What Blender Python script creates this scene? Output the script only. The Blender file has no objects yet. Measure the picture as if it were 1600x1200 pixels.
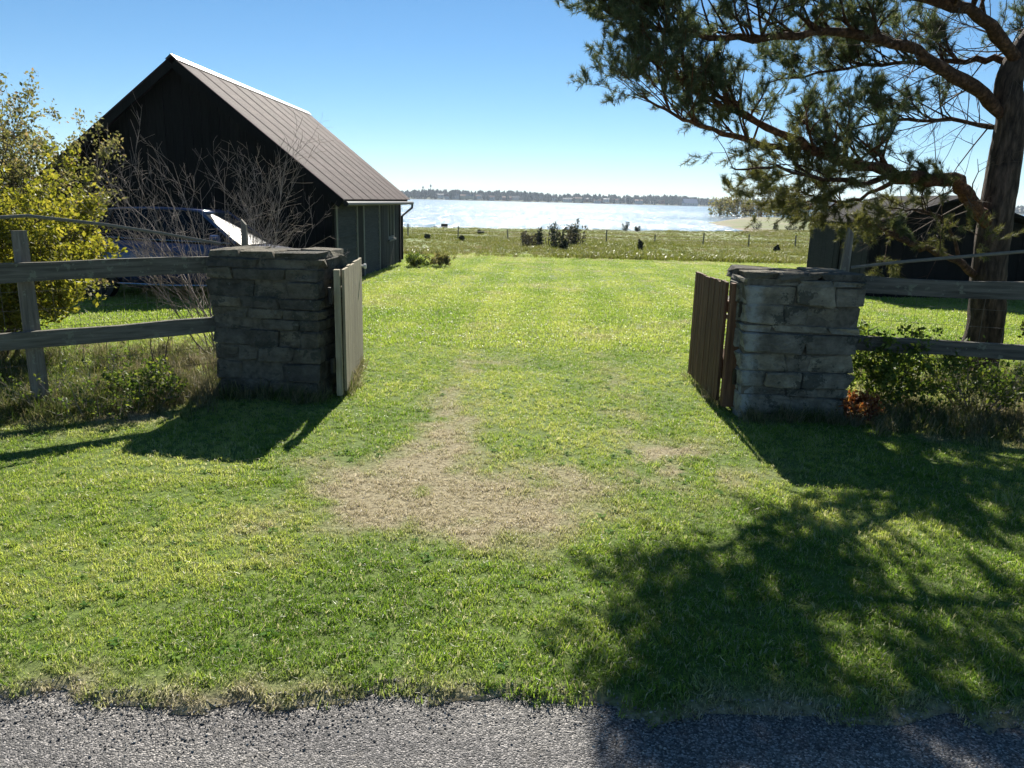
import bpy, math, random
import numpy as np
from mathutils import Vector, Matrix
rad = math.radians
rng = np.random.default_rng(7)
random.seed(7)
scene = bpy.context.scene
COL = scene.collection

# ------------------------------------------------------------------ camera, sky, sun, exposure
FPX, PITCH, ROLL, EYE = 1202.0, rad(13.47), rad(1.46), 1.6       # focal length in pixels of a 1600 px wide frame
cam_data = bpy.data.cameras.new('camera'); cam = bpy.data.objects.new('camera', cam_data); COL.objects.link(cam)
cam_data.sensor_width = 36.0; cam_data.lens = 36.0*FPX/1600.0
cam_data.clip_start = 0.05; cam_data.clip_end = 12000
cam.matrix_world = Matrix.Translation((0, 0, EYE)) @ (Matrix.Rotation(math.pi/2-PITCH, 4, 'X') @ Matrix.Rotation(ROLL, 4, 'Z'))
scene.camera = cam
SUN_EL, SUN_AZ = rad(37.0), rad(2.0)
world = bpy.data.worlds.new('World'); scene.world = world; world.use_nodes = True
wn = world.node_tree.nodes; wl = world.node_tree.links
sky = wn.new('ShaderNodeTexSky'); sky.sky_type = 'NISHITA'; sky.sun_disc = False
sky.sun_elevation = SUN_EL; sky.sun_rotation = SUN_AZ
sky.air_density = 0.72; sky.dust_density = 0.0; sky.ozone_density = 4.0
hs = wn.new('ShaderNodeHueSaturation'); hs.inputs['Saturation'].default_value = 1.12; hs.inputs['Hue'].default_value = .492   # the clear spring blue of this sky, all round
wl.new(sky.outputs[0], hs.inputs['Color']); wl.new(hs.outputs[0], wn['Background'].inputs[0]); wn['Background'].inputs[1].default_value = 0.05
sun_data = bpy.data.lights.new('sun', 'SUN'); sun = bpy.data.objects.new('sun', sun_data); COL.objects.link(sun)
sun_data.energy = 5.0; sun_data.angle = rad(0.55); sun_data.color = (1.0, 0.94, 0.84)
SDIR = Vector((math.sin(SUN_AZ)*math.cos(SUN_EL), math.cos(SUN_AZ)*math.cos(SUN_EL), math.sin(SUN_EL)))
sun.rotation_euler = SDIR.to_track_quat('Z', 'Y').to_euler(); sun.location = SDIR*60
scene.view_settings.view_transform = 'Standard'; scene.view_settings.look = 'None'
scene.view_settings.exposure = 1.16; scene.view_settings.gamma = 1.0; scene.view_settings.use_curve_mapping = False
scene.cycles.max_bounces = 4; scene.cycles.diffuse_bounces = 3; scene.cycles.glossy_bounces = 2; scene.cycles.transparent_max_bounces = 4; scene.cycles.transmission_bounces = 3
scene.cycles.sample_clamp_indirect = 6.0

# ------------------------------------------------------------------ small maths
def ray(px, py):
    u = (px-800)/FPX; v = (600-py)/FPX
    x = u*math.cos(ROLL)-v*math.sin(ROLL); y = u*math.sin(ROLL)+v*math.cos(ROLL)
    return np.array([x, math.cos(PITCH)+y*math.sin(PITCH), -math.sin(PITCH)+y*math.cos(PITCH)])
def at(px, py, Y):
    d = ray(px, py); return np.array([0, 0, EYE])+d*(Y/d[1])
def pix(P):
    P = np.asarray(P, float); q = P-np.array([0, 0, EYE])
    up = q[..., 1]*math.sin(PITCH)+q[..., 2]*math.cos(PITCH); f = q[..., 1]*math.cos(PITCH)-q[..., 2]*math.sin(PITCH)
    f = np.where(f < .05, .05, f); a = q[..., 0]/f; b = up/f
    return 800+(a*math.cos(ROLL)+b*math.sin(ROLL))*FPX, 600-(-a*math.sin(ROLL)+b*math.cos(ROLL))*FPX
def vnoise(x, y, seed=0):
    x = np.asarray(x, float); y = np.asarray(y, float)
    xi = np.floor(x).astype(np.int64); yi = np.floor(y).astype(np.int64); fx = x-xi; fy = y-yi
    fx = fx*fx*(3-2*fx); fy = fy*fy*(3-2*fy)
    def h(a, b):
        n = (a*374761393+b*668265263+seed*1442695041) & 0x7fffffff
        n = ((n ^ (n >> 13))*1274126177) & 0x7fffffff
        return ((n ^ (n >> 16)) & 0xffff)/65535.0
    return (h(xi, yi)*(1-fx)+h(xi+1, yi)*fx)*(1-fy)+(h(xi, yi+1)*(1-fx)+h(xi+1, yi+1)*fx)*fy
def fbm(x, y, seed=0, o=4):
    s = 0; a = .5
    for i in range(o):
        s = s+a*vnoise(np.asarray(x)*2**i+17*i, np.asarray(y)*2**i+31*i, seed+i); a *= .5
    return s
def shore(x):                                                     # forward distance of the waterline
    x = np.asarray(x, float)
    base = np.interp(x, [-400, -14, 20, 31, 36, 70, 90, 400], [84, 89, 98, 106, 150, 238, 246, 250])
    return base+2.2*(vnoise(x*.11, x*0+3, 5)-.5)
WATER = -1.75
def road_edge(x): return 2.235+.12*(fbm(np.asarray(x)*2.1, np.asarray(x)*0, 8)-.47)*2+.07*(vnoise(np.asarray(x)*9, np.asarray(x)*0, 9)-.5)
def gz(x, y):
    x = np.asarray(x, float); y = np.asarray(y, float)
    z = np.interp(y, [-50, 7, 14, 23, 35, 60, 85], [0, 0, -.14, -.36, -.70, -1.22, -1.55])
    s = shore(x); d = s-y
    beach = np.interp(d, [-60, -6, 0, 6, 25], [-4.5, WATER-.5, WATER, WATER+.17, WATER+.26])
    w = np.clip((d-4)/24, 0, 1); w = w*w*(3-2*w)
    z = np.where(d < 28, z*w+np.minimum(beach, WATER+.3)*(1-w), z)
    z = z+.035*(fbm(x*.8, y*.8, 3)-.5)*np.clip((y-2.4)/3, 0, 1)+.3*(fbm(x*.12, y*.12, 4)-.5)*np.clip((y-33)/25, 0, 1)*np.clip(d/30, 0, 1)
    e = road_edge(x)
    return np.where(y < e+.03, np.where(y < e-.02, -.07, -.014), z)
def g(x, y): return float(gz(x, y))
def gauss(x, y, cx, cy, sx, sy): return np.exp(-(((x-cx)/sx)**2+((y-cy)/sy)**2))
def dryness(x, y):                                                # worn, straw-coloured turf
    x = np.asarray(x, float); y = np.asarray(y, float)
    n = fbm(x*2.2, y*2.2, 11); n2 = fbm(x*.9+5, y*.9, 12)
    wx = x+.5*(fbm(x*1.4, y*1.4, 15)-.47); wy = y+.5*(fbm(x*1.4+7, y*1.4, 16)-.47)
    d = .95*gauss(wx, wy, -.45, 4.0, .58, .55)+.75*gauss(wx, wy, .1, 3.7, .5, .36)+1.1*gauss(wx, wy, 1.1, 4.6, .5, .42)+.55*gauss(wx, wy, -.4, 4.9, .34, .8)
    d = d+.5*gauss(x, y, .45, 4.5, .5, .3)
    for cx, amp in ((-.5, .42), (.92, .42)):
        d = d+amp*np.exp(-((x-cx-.06*np.sin(y))/.26)**2)*np.clip((y-4.2)/1.2, 0, 1)*np.exp(-np.clip(y-5.2, 0, None)/4.5)
    d = d+.35*np.clip((n2-.5)*4, 0, 1)*np.clip((y-2)/2, 0, 1)
    d = d+.75*np.exp(-np.clip(y-road_edge(x), 0, None)/.09)
    d = d+.35*np.exp(-((y-28.5-.05*x)/1.3)**2)*np.clip((n2-.35)*4, 0, 1)
    far = np.clip((y-27-1.5*(n2-.5)*4)/5, 0, 1)
    d = d+far*(.2+.6*(fbm(x*.14, y*.05, 14)-.45))
    left = np.clip((-2.3-x)/.5, 0, 1)*np.clip((y-4.7)/.6, 0, 1)*np.clip((7.2-y)/1.2, 0, 1)
    right = np.clip((x-2.7)/.5, 0, 1)*np.clip((y-4.6)/.6, 0, 1)*np.clip((7.4-y)/1.2, 0, 1)
    d = d+.6*left+.35*right
    n3 = fbm(x*6, y*6, 13)
    return np.clip(d*(3.0*(n-.47)+2.8*(n3-.47)+.74)-.08, 0, .85)

# ------------------------------------------------------------------ mesh helpers
class MB:
    def __init__(s): s.v = []; s.f = []
    def add(s, v, f):
        n = len(s.v); s.v.extend([tuple(map(float, p)) for p in v]); s.f.extend([tuple(i+n for i in q) for q in f]); return s
    def box(s, a, b, M=None):
        x0, y0, z0 = a; x1, y1, z1 = b
        v = [(x0, y0, z0), (x1, y0, z0), (x1, y1, z0), (x0, y1, z0), (x0, y0, z1), (x1, y0, z1), (x1, y1, z1), (x0, y1, z1)]
        if M is not None: v = [tuple(M @ Vector(p)) for p in v]
        return s.add(v, [(0, 3, 2, 1), (4, 5, 6, 7), (0, 1, 5, 4), (1, 2, 6, 5), (2, 3, 7, 6), (3, 0, 4, 7)])
    def bar(s, p, q, w, h, up=(0, 0, 1)):                          # a straight board from p to q
        p = Vector(p); q = Vector(q); d = (q-p).normalized(); a = d.cross(Vector(up)).normalized(); b = a.cross(d)
        v = []
        for c in (p, q):
            for i, j in ((-1, -1), (1, -1), (1, 1), (-1, 1)): v.append(c+a*(i*w/2)+b*(j*h/2))
        return s.add(v, [(0, 1, 2, 3), (7, 6, 5, 4), (0, 4, 5, 1), (1, 5, 6, 2), (2, 6, 7, 3), (3, 7, 4, 0)])
    def tube(s, pts, rs, k=6, cap=True):
        pts = [np.asarray(p, float) for p in pts]; n = len(pts); base = len(s.v); a = None
        for i, p in enumerate(pts):
            t = pts[min(i+1, n-1)]-pts[max(i-1, 0)]; t = t/(np.linalg.norm(t)+1e-9)
            if a is None:
                a = np.cross(t, (0.3, 0.2, 1.0) if abs(t[2]) < .9 else (1.0, .1, 0))
            a = a-t*np.dot(a, t); a = a/(np.linalg.norm(a)+1e-9); b = np.cross(t, a)
            r = rs[i] if hasattr(rs, '__len__') else rs
            for j in range(k):
                th = 2*math.pi*j/k; q = p+r*(math.cos(th)*a+math.sin(th)*b); s.v.append((float(q[0]), float(q[1]), float(q[2])))
        for i in range(n-1):
            for j in range(k):
                s.f.append((base+i*k+j, base+i*k+(j+1) % k, base+(i+1)*k+(j+1) % k, base+(i+1)*k+j))
        if cap:
            s.f.append(tuple(base+j for j in range(k))[::-1]); s.f.append(tuple(base+(n-1)*k+j for j in range(k)))
        return s
    def disc(s, c, ax, r, h, k=16):
        c = np.asarray(c, float); ax = np.asarray(ax, float); return s.tube([c-ax*h/2, c+ax*h/2], r, k)
    def mesh(s, name, m, smooth=False):
        me = bpy.data.meshes.new(name); me.from_pydata(s.v, [], s.f); me.materials.append(m)
        if smooth: me.polygons.foreach_set('use_smooth', [True]*len(me.polygons))
        me.update(); return me
    def build(s, name, m, parent=None, smooth=False): return link(name, s.mesh(name, m, smooth), parent)
def link(name, me, parent=None, loc=(0, 0, 0)):
    o = bpy.data.objects.new(name, me); COL.objects.link(o); o.location = loc
    if parent is not None: o.parent = parent
    return o
def raw_mesh(name, V, F, m, smooth=False):                         # V (n,3), F (m,k): numpy to mesh
    V = np.ascontiguousarray(V, np.float32); F = np.ascontiguousarray(F, np.int32); k = F.shape[1]
    me = bpy.data.meshes.new(name); me.vertices.add(len(V)); me.vertices.foreach_set('co', V.ravel())
    me.loops.add(F.size); me.loops.foreach_set('vertex_index', F.ravel())
    me.polygons.add(len(F)); me.polygons.foreach_set('loop_start', np.arange(len(F), dtype=np.int32)*k)
    me.polygons.foreach_set('use_smooth', np.full(len(F), smooth))
    me.materials.append(m); me.update(calc_edges=True); return me
def tag(o, label, cat=None, group=None, kind=None):
    o['label'] = label
    if cat: o['category'] = cat
    if group: o['group'] = group
    if kind: o['kind'] = kind
    return o
def thing(name, label, cat, loc=(0, 0, 0), rz=0, group=None):
    o = bpy.data.objects.new(name, None); COL.objects.link(o); o.location = loc; o.rotation_euler = (0, 0, rz)
    o.empty_display_size = .2
    return tag(o, label, cat, group)
def struct(o, label): return tag(o, label, None, None, 'structure')

# ------------------------------------------------------------------ materials
def nt(name):
    m = bpy.data.materials.new(name); m.use_nodes = True; n = m.node_tree.nodes; return m, n, m.node_tree.links, n['Principled BSDF']
def rgb(c): return (c[0], c[1], c[2], 1)
def ramp(n, l, src, stops):
    r = n.new('ShaderNodeValToRGB'); e = r.color_ramp.elements
    while len(e) < len(stops): e.new(.5)
    for i, (p, c) in enumerate(stops): e[i].position = p; e[i].color = rgb(c)
    l.new(src, r.inputs[0]); return r.outputs[0]
def coord(n, l, kind='Object', scale=(1, 1, 1)):
    mp = n.new('ShaderNodeMapping'); mp.inputs['Scale'].default_value = scale
    if kind == 'World': l.new(n.new('ShaderNodeNewGeometry').outputs['Position'], mp.inputs[0])
    else: l.new(n.new('ShaderNodeTexCoord').outputs[kind], mp.inputs[0])
    return mp.outputs[0]
def noise(n, l, vec, sc, det=4, rough=.55):
    t = n.new('ShaderNodeTexNoise'); t.inputs['Scale'].default_value = sc; t.inputs['Detail'].default_value = det; t.inputs['Roughness'].default_value = rough
    l.new(vec, t.inputs['Vector']); return t.outputs['Fac']
def mixc(n, l, fac, a, b, mode='MIX'):
    x = n.new('ShaderNodeMix'); x.data_type = 'RGBA'; x.blend_type = mode
    for s, v in ((0, fac), (6, a), (7, b)):
        if hasattr(v, 'links'): l.new(v, x.inputs[s])
        elif s == 0: x.inputs[0].default_value = v
        else: x.inputs[s].default_value = rgb(v)
    return x.outputs[2]
def mth(n, l, op, a, b=0.0, clamp=False):
    x = n.new('ShaderNodeMath'); x.operation = op; x.use_clamp = clamp
    for i, v in enumerate((a, b)):
        if hasattr(v, 'links'): l.new(v, x.inputs[i])
        else: x.inputs[i].default_value = v
    return x.outputs[0]
def bump(n, l, bs, h, st, dist=.02):
    b = n.new('ShaderNodeBump'); b.inputs['Strength'].default_value = st; b.inputs['Distance'].default_value = dist
    l.new(h, b.inputs['Height']); l.new(b.outputs[0], bs.inputs['Normal'])
def plain(name, c, rough=.6, metal=0, c2=None, sc=30, bmp=0, spec=.4):
    m, n, l, b = nt(name); v = coord(n, l); f = noise(n, l, v, sc)
    c2 = c2 or tuple(x*.72 for x in c)
    l.new(ramp(n, l, f, [(.32, c2), (.68, c)]), b.inputs['Base Color'])
    b.inputs['Roughness'].default_value = rough; b.inputs['Metallic'].default_value = metal; b.inputs['Specular IOR Level'].default_value = spec
    if bmp: bump(n, l, b, f, bmp, .01)
    return m
def wood(name, dark, light, axis, rough=.8, var=.35, st=.5, lichen=None):
    m, n, l, b = nt(name); sc = [16, 16, 16]; sc[axis] = 1.1
    ob = n.new('ShaderNodeObjectInfo')
    ad = n.new('ShaderNodeVectorMath'); ad.operation = 'ADD'; l.new(coord(n, l, 'Object', sc), ad.inputs[0])
    mu = mth(n, l, 'MULTIPLY', ob.outputs['Random'], 37.0); l.new(mu, ad.inputs[1])
    f = noise(n, l, ad.outputs[0], 2.2, 6, .65); fine = noise(n, l, ad.outputs[0], 9, 3)
    c = ramp(n, l, f, [(.3, dark), (.55, tuple((a+q)/2 for a, q in zip(dark, light))), (.75, light)])
    k = mth(n, l, 'ADD', mth(n, l, 'MULTIPLY', ob.outputs['Random'], var), 1-var/2)
    cc = n.new('ShaderNodeCombineColor')
    for i in range(3): l.new(k, cc.inputs[i])
    c = mixc(n, l, 1.0, c, cc.outputs[0], 'MULTIPLY')
    if lichen:
        lf = noise(n, l, coord(n, l, 'Object'), 14, 5, .7); c = mixc(n, l, mth(n, l, 'MULTIPLY', mth(n, l, 'GREATER_THAN', lf, .6), .6), c, lichen)
    l.new(c, b.inputs['Base Color']); b.inputs['Roughness'].default_value = rough; b.inputs['Specular IOR Level'].default_value = .25
    bump(n, l, b, mth(n, l, 'ADD', f, mth(n, l, 'MULTIPLY', fine, .4)), st, .006)
    return m
def leafy(name, stops, trans=.4, tcol=None, rough=.55, by='island', spec=.3):
    m, n, l, b = nt(name)
    if by == 'island': r = n.new('ShaderNodeNewGeometry').outputs['Random Per Island']
    else:
        a = n.new('ShaderNodeAttribute'); a.attribute_type = 'INSTANCER'; a.attribute_name = by; r = a.outputs['Fac']
    c = ramp(n, l, r, stops); l.new(c, b.inputs['Base Color']); b.inputs['Roughness'].default_value = rough; b.inputs['Specular IOR Level'].default_value = spec
    t = n.new('ShaderNodeBsdfTranslucent'); l.new(mixc(n, l, 1.0, c, tcol or (1.5, 1.45, .8), 'MULTIPLY'), t.inputs[0])
    x = n.new('ShaderNodeMixShader'); x.inputs[0].default_value = trans
    l.new(b.outputs[0], x.inputs[1]); l.new(t.outputs[0], x.inputs[2]); l.new(x.outputs[0], n['Material Output'].inputs[0]); return m
def grassmat(name, greens, drys, trans=.5):
    m, n, l, b = nt(name)
    def at_(nm):
        a = n.new('ShaderNodeAttribute'); a.attribute_type = 'INSTANCER'; a.attribute_name = nm; return a.outputs['Fac']
    isl = n.new('ShaderNodeNewGeometry').outputs['Random Per Island']
    va = mth(n, l, 'ADD', mth(n, l, 'MULTIPLY', at_('var'), .7), mth(n, l, 'MULTIPLY', isl, .3))
    gc = ramp(n, l, va, greens); dc = ramp(n, l, isl, drys)
    dr_ = at_('dry'); d = mth(n, l, 'ADD', dr_, mth(n, l, 'MULTIPLY', mth(n, l, 'MULTIPLY', mth(n, l, 'SUBTRACT', isl, .5), 1.0), mth(n, l, 'MULTIPLY', dr_, 3.0, True)), True)
    d = mth(n, l, 'MAXIMUM', d, mth(n, l, 'MULTIPLY', mth(n, l, 'GREATER_THAN', isl, .9), .65))
    c = mixc(n, l, d, gc, dc)
    l.new(c, b.inputs['Base Color']); b.inputs['Roughness'].default_value = .36; b.inputs['Specular IOR Level'].default_value = .15 if name == 'lawn_blades' else .08
    t = n.new('ShaderNodeBsdfTranslucent'); l.new(mixc(n, l, 1.0, c, mixc(n, l, d, (1.55, 1.5, .75), (1.1, 1.1, 1.05)), 'MULTIPLY'), t.inputs[0])
    x = n.new('ShaderNodeMixShader'); x.inputs[0].default_value = trans
    l.new(b.outputs[0], x.inputs[1]); l.new(t.outputs[0], x.inputs[2]); l.new(x.outputs[0], n['Material Output'].inputs[0]); return m

def ground_mat():
    m, n, l, b = nt('turf_soil'); w = coord(n, l, 'World')
    a = n.new('ShaderNodeAttribute'); a.attribute_name = 'dry'; d = a.outputs['Fac']
    a2 = n.new('ShaderNodeAttribute'); a2.attribute_name = 'sand'; sd = a2.outputs['Fac']
    f1 = noise(n, l, w, 1.3, 6, .6); f2 = noise(n, l, w, 38, 5, .7); f3 = noise(n, l, w, .13, 4)
    gr = ramp(n, l, f2, [(.3, (.035, .06, .014)), (.52, (.105, .165, .034)), (.75, (.20, .26, .065))])
    gr = mixc(n, l, mth(n, l, 'MULTIPLY', f1, .5), gr, (.14, .165, .045))
    dr = ramp(n, l, f2, [(.28, (.09, .07, .046)), (.5, (.29, .24, .155)), (.75, (.50, .43, .30))])
    c = mixc(n, l, d, gr, dr)
    c = mixc(n, l, sd, c, ramp(n, l, f1, [(.3, (.17, .135, .105)), (.7, (.27, .22, .18))]))
    l.new(c, b.inputs['Base Color']); b.inputs['Roughness'].default_value = .9; b.inputs['Specular IOR Level'].default_value = .15
    bump(n, l, b, f2, .8, .02); return m
def road_mat():
    m, n, l, b = nt('chip_seal'); w = coord(n, l, 'World')
    v = n.new('ShaderNodeTexVoronoi'); v.inputs['Scale'].default_value = 165; l.new(w, v.inputs['Vector'])
    v2 = n.new('ShaderNodeTexVoronoi'); v2.inputs['Scale'].default_value = 230; l.new(w, v2.inputs['Vector'])
    sp = n.new('ShaderNodeSeparateColor'); l.new(v.outputs['Color'], sp.inputs[0])
    c = ramp(n, l, sp.outputs[0], [(.0, (.04, .04, .042)), (.35, (.12, .117, .11)), (.7, (.24, .23, .215)), (1, (.55, .52, .48))])
    big = noise(n, l, w, 1.1, 4); c = mixc(n, l, 1.0, c, ramp(n, l, big, [(.3, (.72, .72, .74)), (.7, (1.1, 1.08, 1.05))]), 'MULTIPLY')
    bands = noise(n, l, coord(n, l, 'World', (.35, 3.2, 1)), 1.3, 5, .65); c = mixc(n, l, 1.0, c, ramp(n, l, bands, [(.3, (.66, .66, .69)), (.55, (1, 1, 1)), (.75, (1.2, 1.17, 1.12))]), 'MULTIPLY')
    dirt = noise(n, l, w, 7, 6, .75); c = mixc(n, l, mth(n, l, 'MULTIPLY', mth(n, l, 'SUBTRACT', dirt, .56, True), 3.0, True), c, (.11, .095, .07))
    edge = ramp(n, l, v.outputs['Distance'], [(.0, (1, 1, 1)), (.6, (.8, .8, .8)), (.9, (.28, .28, .28))])
    c = mixc(n, l, 1.0, c, edge, 'MULTIPLY')
    l.new(c, b.inputs['Base Color']); b.inputs['Roughness'].default_value = .7
    h = mth(n, l, 'SUBTRACT', mth(n, l, 'MULTIPLY', sp.outputs[1], .6), mth(n, l, 'ADD', v.outputs['Distance'], mth(n, l, 'MULTIPLY', v2.outputs['Distance'], .4)))
    bump(n, l, b, h, .9, .006); return m
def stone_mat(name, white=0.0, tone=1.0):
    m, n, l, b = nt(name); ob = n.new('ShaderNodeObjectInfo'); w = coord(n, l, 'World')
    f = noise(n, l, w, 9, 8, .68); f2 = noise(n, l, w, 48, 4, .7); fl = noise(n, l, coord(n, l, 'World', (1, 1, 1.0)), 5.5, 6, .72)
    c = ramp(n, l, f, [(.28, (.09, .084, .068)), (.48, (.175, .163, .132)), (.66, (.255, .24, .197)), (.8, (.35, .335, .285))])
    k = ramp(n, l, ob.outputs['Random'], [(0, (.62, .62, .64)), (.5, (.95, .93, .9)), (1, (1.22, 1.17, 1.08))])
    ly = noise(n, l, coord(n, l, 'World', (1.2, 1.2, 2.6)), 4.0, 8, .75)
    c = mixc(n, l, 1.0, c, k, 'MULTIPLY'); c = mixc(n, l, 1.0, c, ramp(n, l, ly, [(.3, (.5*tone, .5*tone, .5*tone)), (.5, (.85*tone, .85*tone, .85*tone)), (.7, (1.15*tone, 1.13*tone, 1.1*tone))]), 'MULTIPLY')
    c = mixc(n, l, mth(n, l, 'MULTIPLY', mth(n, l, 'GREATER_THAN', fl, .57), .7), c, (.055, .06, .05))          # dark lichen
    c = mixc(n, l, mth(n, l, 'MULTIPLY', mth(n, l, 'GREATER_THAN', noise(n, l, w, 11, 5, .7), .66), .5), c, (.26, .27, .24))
    if white:                                                      # limewash left along one corner of the pillar
        sx = n.new('ShaderNodeSeparateXYZ'); l.new(n.new('ShaderNodeNewGeometry').outputs['Position'], sx.inputs[0])
        dx = mth(n, l, 'ABSOLUTE', mth(n, l, 'SUBTRACT', sx.outputs[0], 1.79)); nn = noise(n, l, w, 13, 7, .8)
        k = mth(n, l, 'SUBTRACT', mth(n, l, 'ADD', mth(n, l, 'MULTIPLY', nn, .5), .0), mth(n, l, 'MULTIPLY', dx, 1.9))
        c = mixc(n, l, mth(n, l, 'MULTIPLY', mth(n, l, 'MULTIPLY', mth(n, l, 'SUBTRACT', k, .1), 7.0, True), white), c, (.50, .53, .52))
    l.new(c, b.inputs['Base Color']); b.inputs['Roughness'].default_value = .92; b.inputs['Specular IOR Level'].default_value = .2
    bump(n, l, b, mth(n, l, 'ADD', mth(n, l, 'ADD', f, mth(n, l, 'MULTIPLY', ly, 1.2)), mth(n, l, 'MULTIPLY', f2, .5)), 1.0, .04); return m
def bark_mat(name, stops, sc=(9, 9, 2.2), st=1.0):
    m, n, l, b = nt(name); v = coord(n, l, 'World', sc)
    f = noise(n, l, v, 2.6, 8, .72); f2 = noise(n, l, v, 1.1, 4, .6); h = mth(n, l, 'ADD', mth(n, l, 'MULTIPLY', mth(n, l, 'ABSOLUTE', mth(n, l, 'SUBTRACT', f2, .5)), 2.5), mth(n, l, 'MULTIPLY', f, .75))
    l.new(ramp(n, l, h, stops), b.inputs['Base Color']); b.inputs['Roughness'].default_value = .9; b.inputs['Specular IOR Level'].default_value = .2
    bump(n, l, b, h, st, .03); return m
def water_mat():
    m, n, l, b = nt('lake_water'); w = coord(n, l, 'World', (1, .55, 1))
    f = mth(n, l, 'ADD', mth(n, l, 'ADD', noise(n, l, w, 1.5, 4, .65), mth(n, l, 'MULTIPLY', noise(n, l, w, .5, 4, .65), 1.6)), mth(n, l, 'MULTIPLY', noise(n, l, coord(n, l, 'World', (.35, 1, 1)), .035, 3), 3.0))
    b.inputs['Base Color'].default_value = (.035, .075, .10, 1); b.inputs['Roughness'].default_value = .11; b.inputs['IOR'].default_value = 1.33
    st = noise(n, l, coord(n, l, 'World', (.9, .10, 1)), 1.0, 2, .6); st2 = noise(n, l, coord(n, l, 'World', (.012, .05, 1)), 1.0, 3, .6)
    l.new(mth(n, l, 'ADD', .08, mth(n, l, 'ADD', mth(n, l, 'MULTIPLY', mth(n, l, 'POWER', st, 3.0), .55), mth(n, l, 'MULTIPLY', mth(n, l, 'SUBTRACT', st2, .42), .3)), True), b.inputs['Roughness'])
    bump(n, l, b, f, 1.0, .24); return m
def roof_mat():
    m, n, l, b = nt('rusty_roof_sheet'); ob = n.new('ShaderNodeObjectInfo'); v = coord(n, l, 'Object', (1.2, .25, 1)); f = noise(n, l, v, 3.5, 6, .65)
    c = ramp(n, l, f, [(.25, (.025, .014, .017)), (.5, (.043, .025, .029)), (.72, (.072, .045, .05)), (.85, (.12, .09, .094))])
    k = ramp(n, l, ob.outputs['Random'], [(0, (.78, .78, .8)), (1, (1.2, 1.14, 1.12))]); l.new(mixc(n, l, 1.0, c, k, 'MULTIPLY'), b.inputs['Base Color'])
    b.inputs['Roughness'].default_value = .75; b.inputs['Specular IOR Level'].default_value = .15; bump(n, l, b, f, .25, .01); return m

M = {}
M['ground'] = ground_mat(); M['road'] = road_mat(); M['stone'] = stone_mat('shade_dark_lichen_limestone', 0, 1.0); M['lime'] = stone_mat('limewashed_limestone', .6, 1.65)  # unlimed stone is toned darker, the left pillar's shade put into its colour
M['mortar'] = plain('old_mortar', (.16, .145, .115), .95, c2=(.075, .068, .055), sc=25, bmp=.8, spec=.1)
M['water'] = water_mat(); M['roof'] = roof_mat()
M['shed_roof'] = plain('tarred_roof_felt', (.022, .020, .021), .95, c2=(.011, .010, .011), sc=6, bmp=.3, spec=.1)
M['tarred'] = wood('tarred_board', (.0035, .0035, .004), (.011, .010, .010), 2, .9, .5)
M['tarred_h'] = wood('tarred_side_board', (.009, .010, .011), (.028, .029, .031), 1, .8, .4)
M['greyboard'] = wood('weathered_door_board', (.018, .019, .019), (.06, .062, .058), 1, .85, .4)
M['greytrim'] = wood('weathered_trim', (.13, .125, .115), (.30, .285, .26), 2, .85, .3)
M['gate_grey'] = wood('silvered_gate_plank', (.20, .17, .115), (.46, .40, .28), 2, .85, .22, .5)
M['gate_brown'] = wood('brown_gate_plank', (.07, .036, .022), (.26, .14, .085), 2, .8, .5, .6)
M['rail'] = wood('fence_rail_wood', (.06, .055, .045), (.22, .205, .17), 0, .85, .3, .7, (.22, .23, .17))
M['post'] = wood('fence_post_wood', (.09, .08, .065), (.29, .265, .22), 2, .85, .3, .7, (.25, .26, .2))
M['iron'] = plain('black_iron', (.03, .028, .026), .55, .6, sc=60, bmp=.3)
M['zinc'] = plain('galvanised_steel', (.45, .46, .47), .45, .8, sc=40)
M['wire'] = plain('fence_wire', (.16, .15, .14), .6, .5)
M['rope'] = plain('weathered_rope', (.20, .19, .16), .9, bmp=.5)
M['ridge'] = plain('bright_ridge_metal', (.38, .38, .38), .35, .5, sc=9)
M['white'] = plain('white_paint', (.75, .75, .72), .6); M['glass'] = plain('dark_window_glass', (.02, .024, .03), .05, 0, spec=.8)
M['bark'] = bark_mat('pine_bark', [(.3, (.022, .017, .014)), (.6, (.085, .062, .048)), (.9, (.17, .12, .09))])
M['bark_red'] = bark_mat('pine_limb_bark', [(.3, (.045, .022, .013)), (.6, (.16, .075, .04)), (.9, (.30, .155, .085))], (12, 12, 12), .8)
M['bark_limb'] = bark_mat('dark_pine_limb_bark', [(.3, (.03, .018, .012)), (.6, (.10, .055, .034)), (.9, (.19, .11, .07))], (11, 11, 11), .9)
M['twig_grey'] = plain('grey_twig', (.34, .285, .25), .85, c2=(.17, .14, .12), sc=12)
M['twig_brown'] = plain('brown_twig', (.13, .095, .07), .85, c2=(.06, .045, .034), sc=12)
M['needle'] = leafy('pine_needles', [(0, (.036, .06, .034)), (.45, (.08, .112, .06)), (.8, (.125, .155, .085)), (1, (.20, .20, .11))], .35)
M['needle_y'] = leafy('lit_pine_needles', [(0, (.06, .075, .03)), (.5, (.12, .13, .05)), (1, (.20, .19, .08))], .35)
M['leaf_y'] = leafy('young_yellow_leaf', [(0, (.09, .105, .018)), (.5, (.20, .21, .03)), (1, (.32, .29, .06))], .5)
M['leaf_pale'] = leafy('pale_young_leaf', [(0, (.09, .10, .045)), (.5, (.16, .165, .075)), (.85, (.22, .20, .12)), (1, (.22, .15, .13))], .5)
M['leaf_g'] = leafy('green_shrub_leaf', [(0, (.04, .075, .016)), (.5, (.09, .145, .028)), (1, (.19, .22, .05))], .48)
M['leaf_red'] = leafy('rusty_leaf', [(0, (.09, .025, .012)), (.5, (.22, .07, .03)), (1, (.30, .17, .06))], .4)
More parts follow.
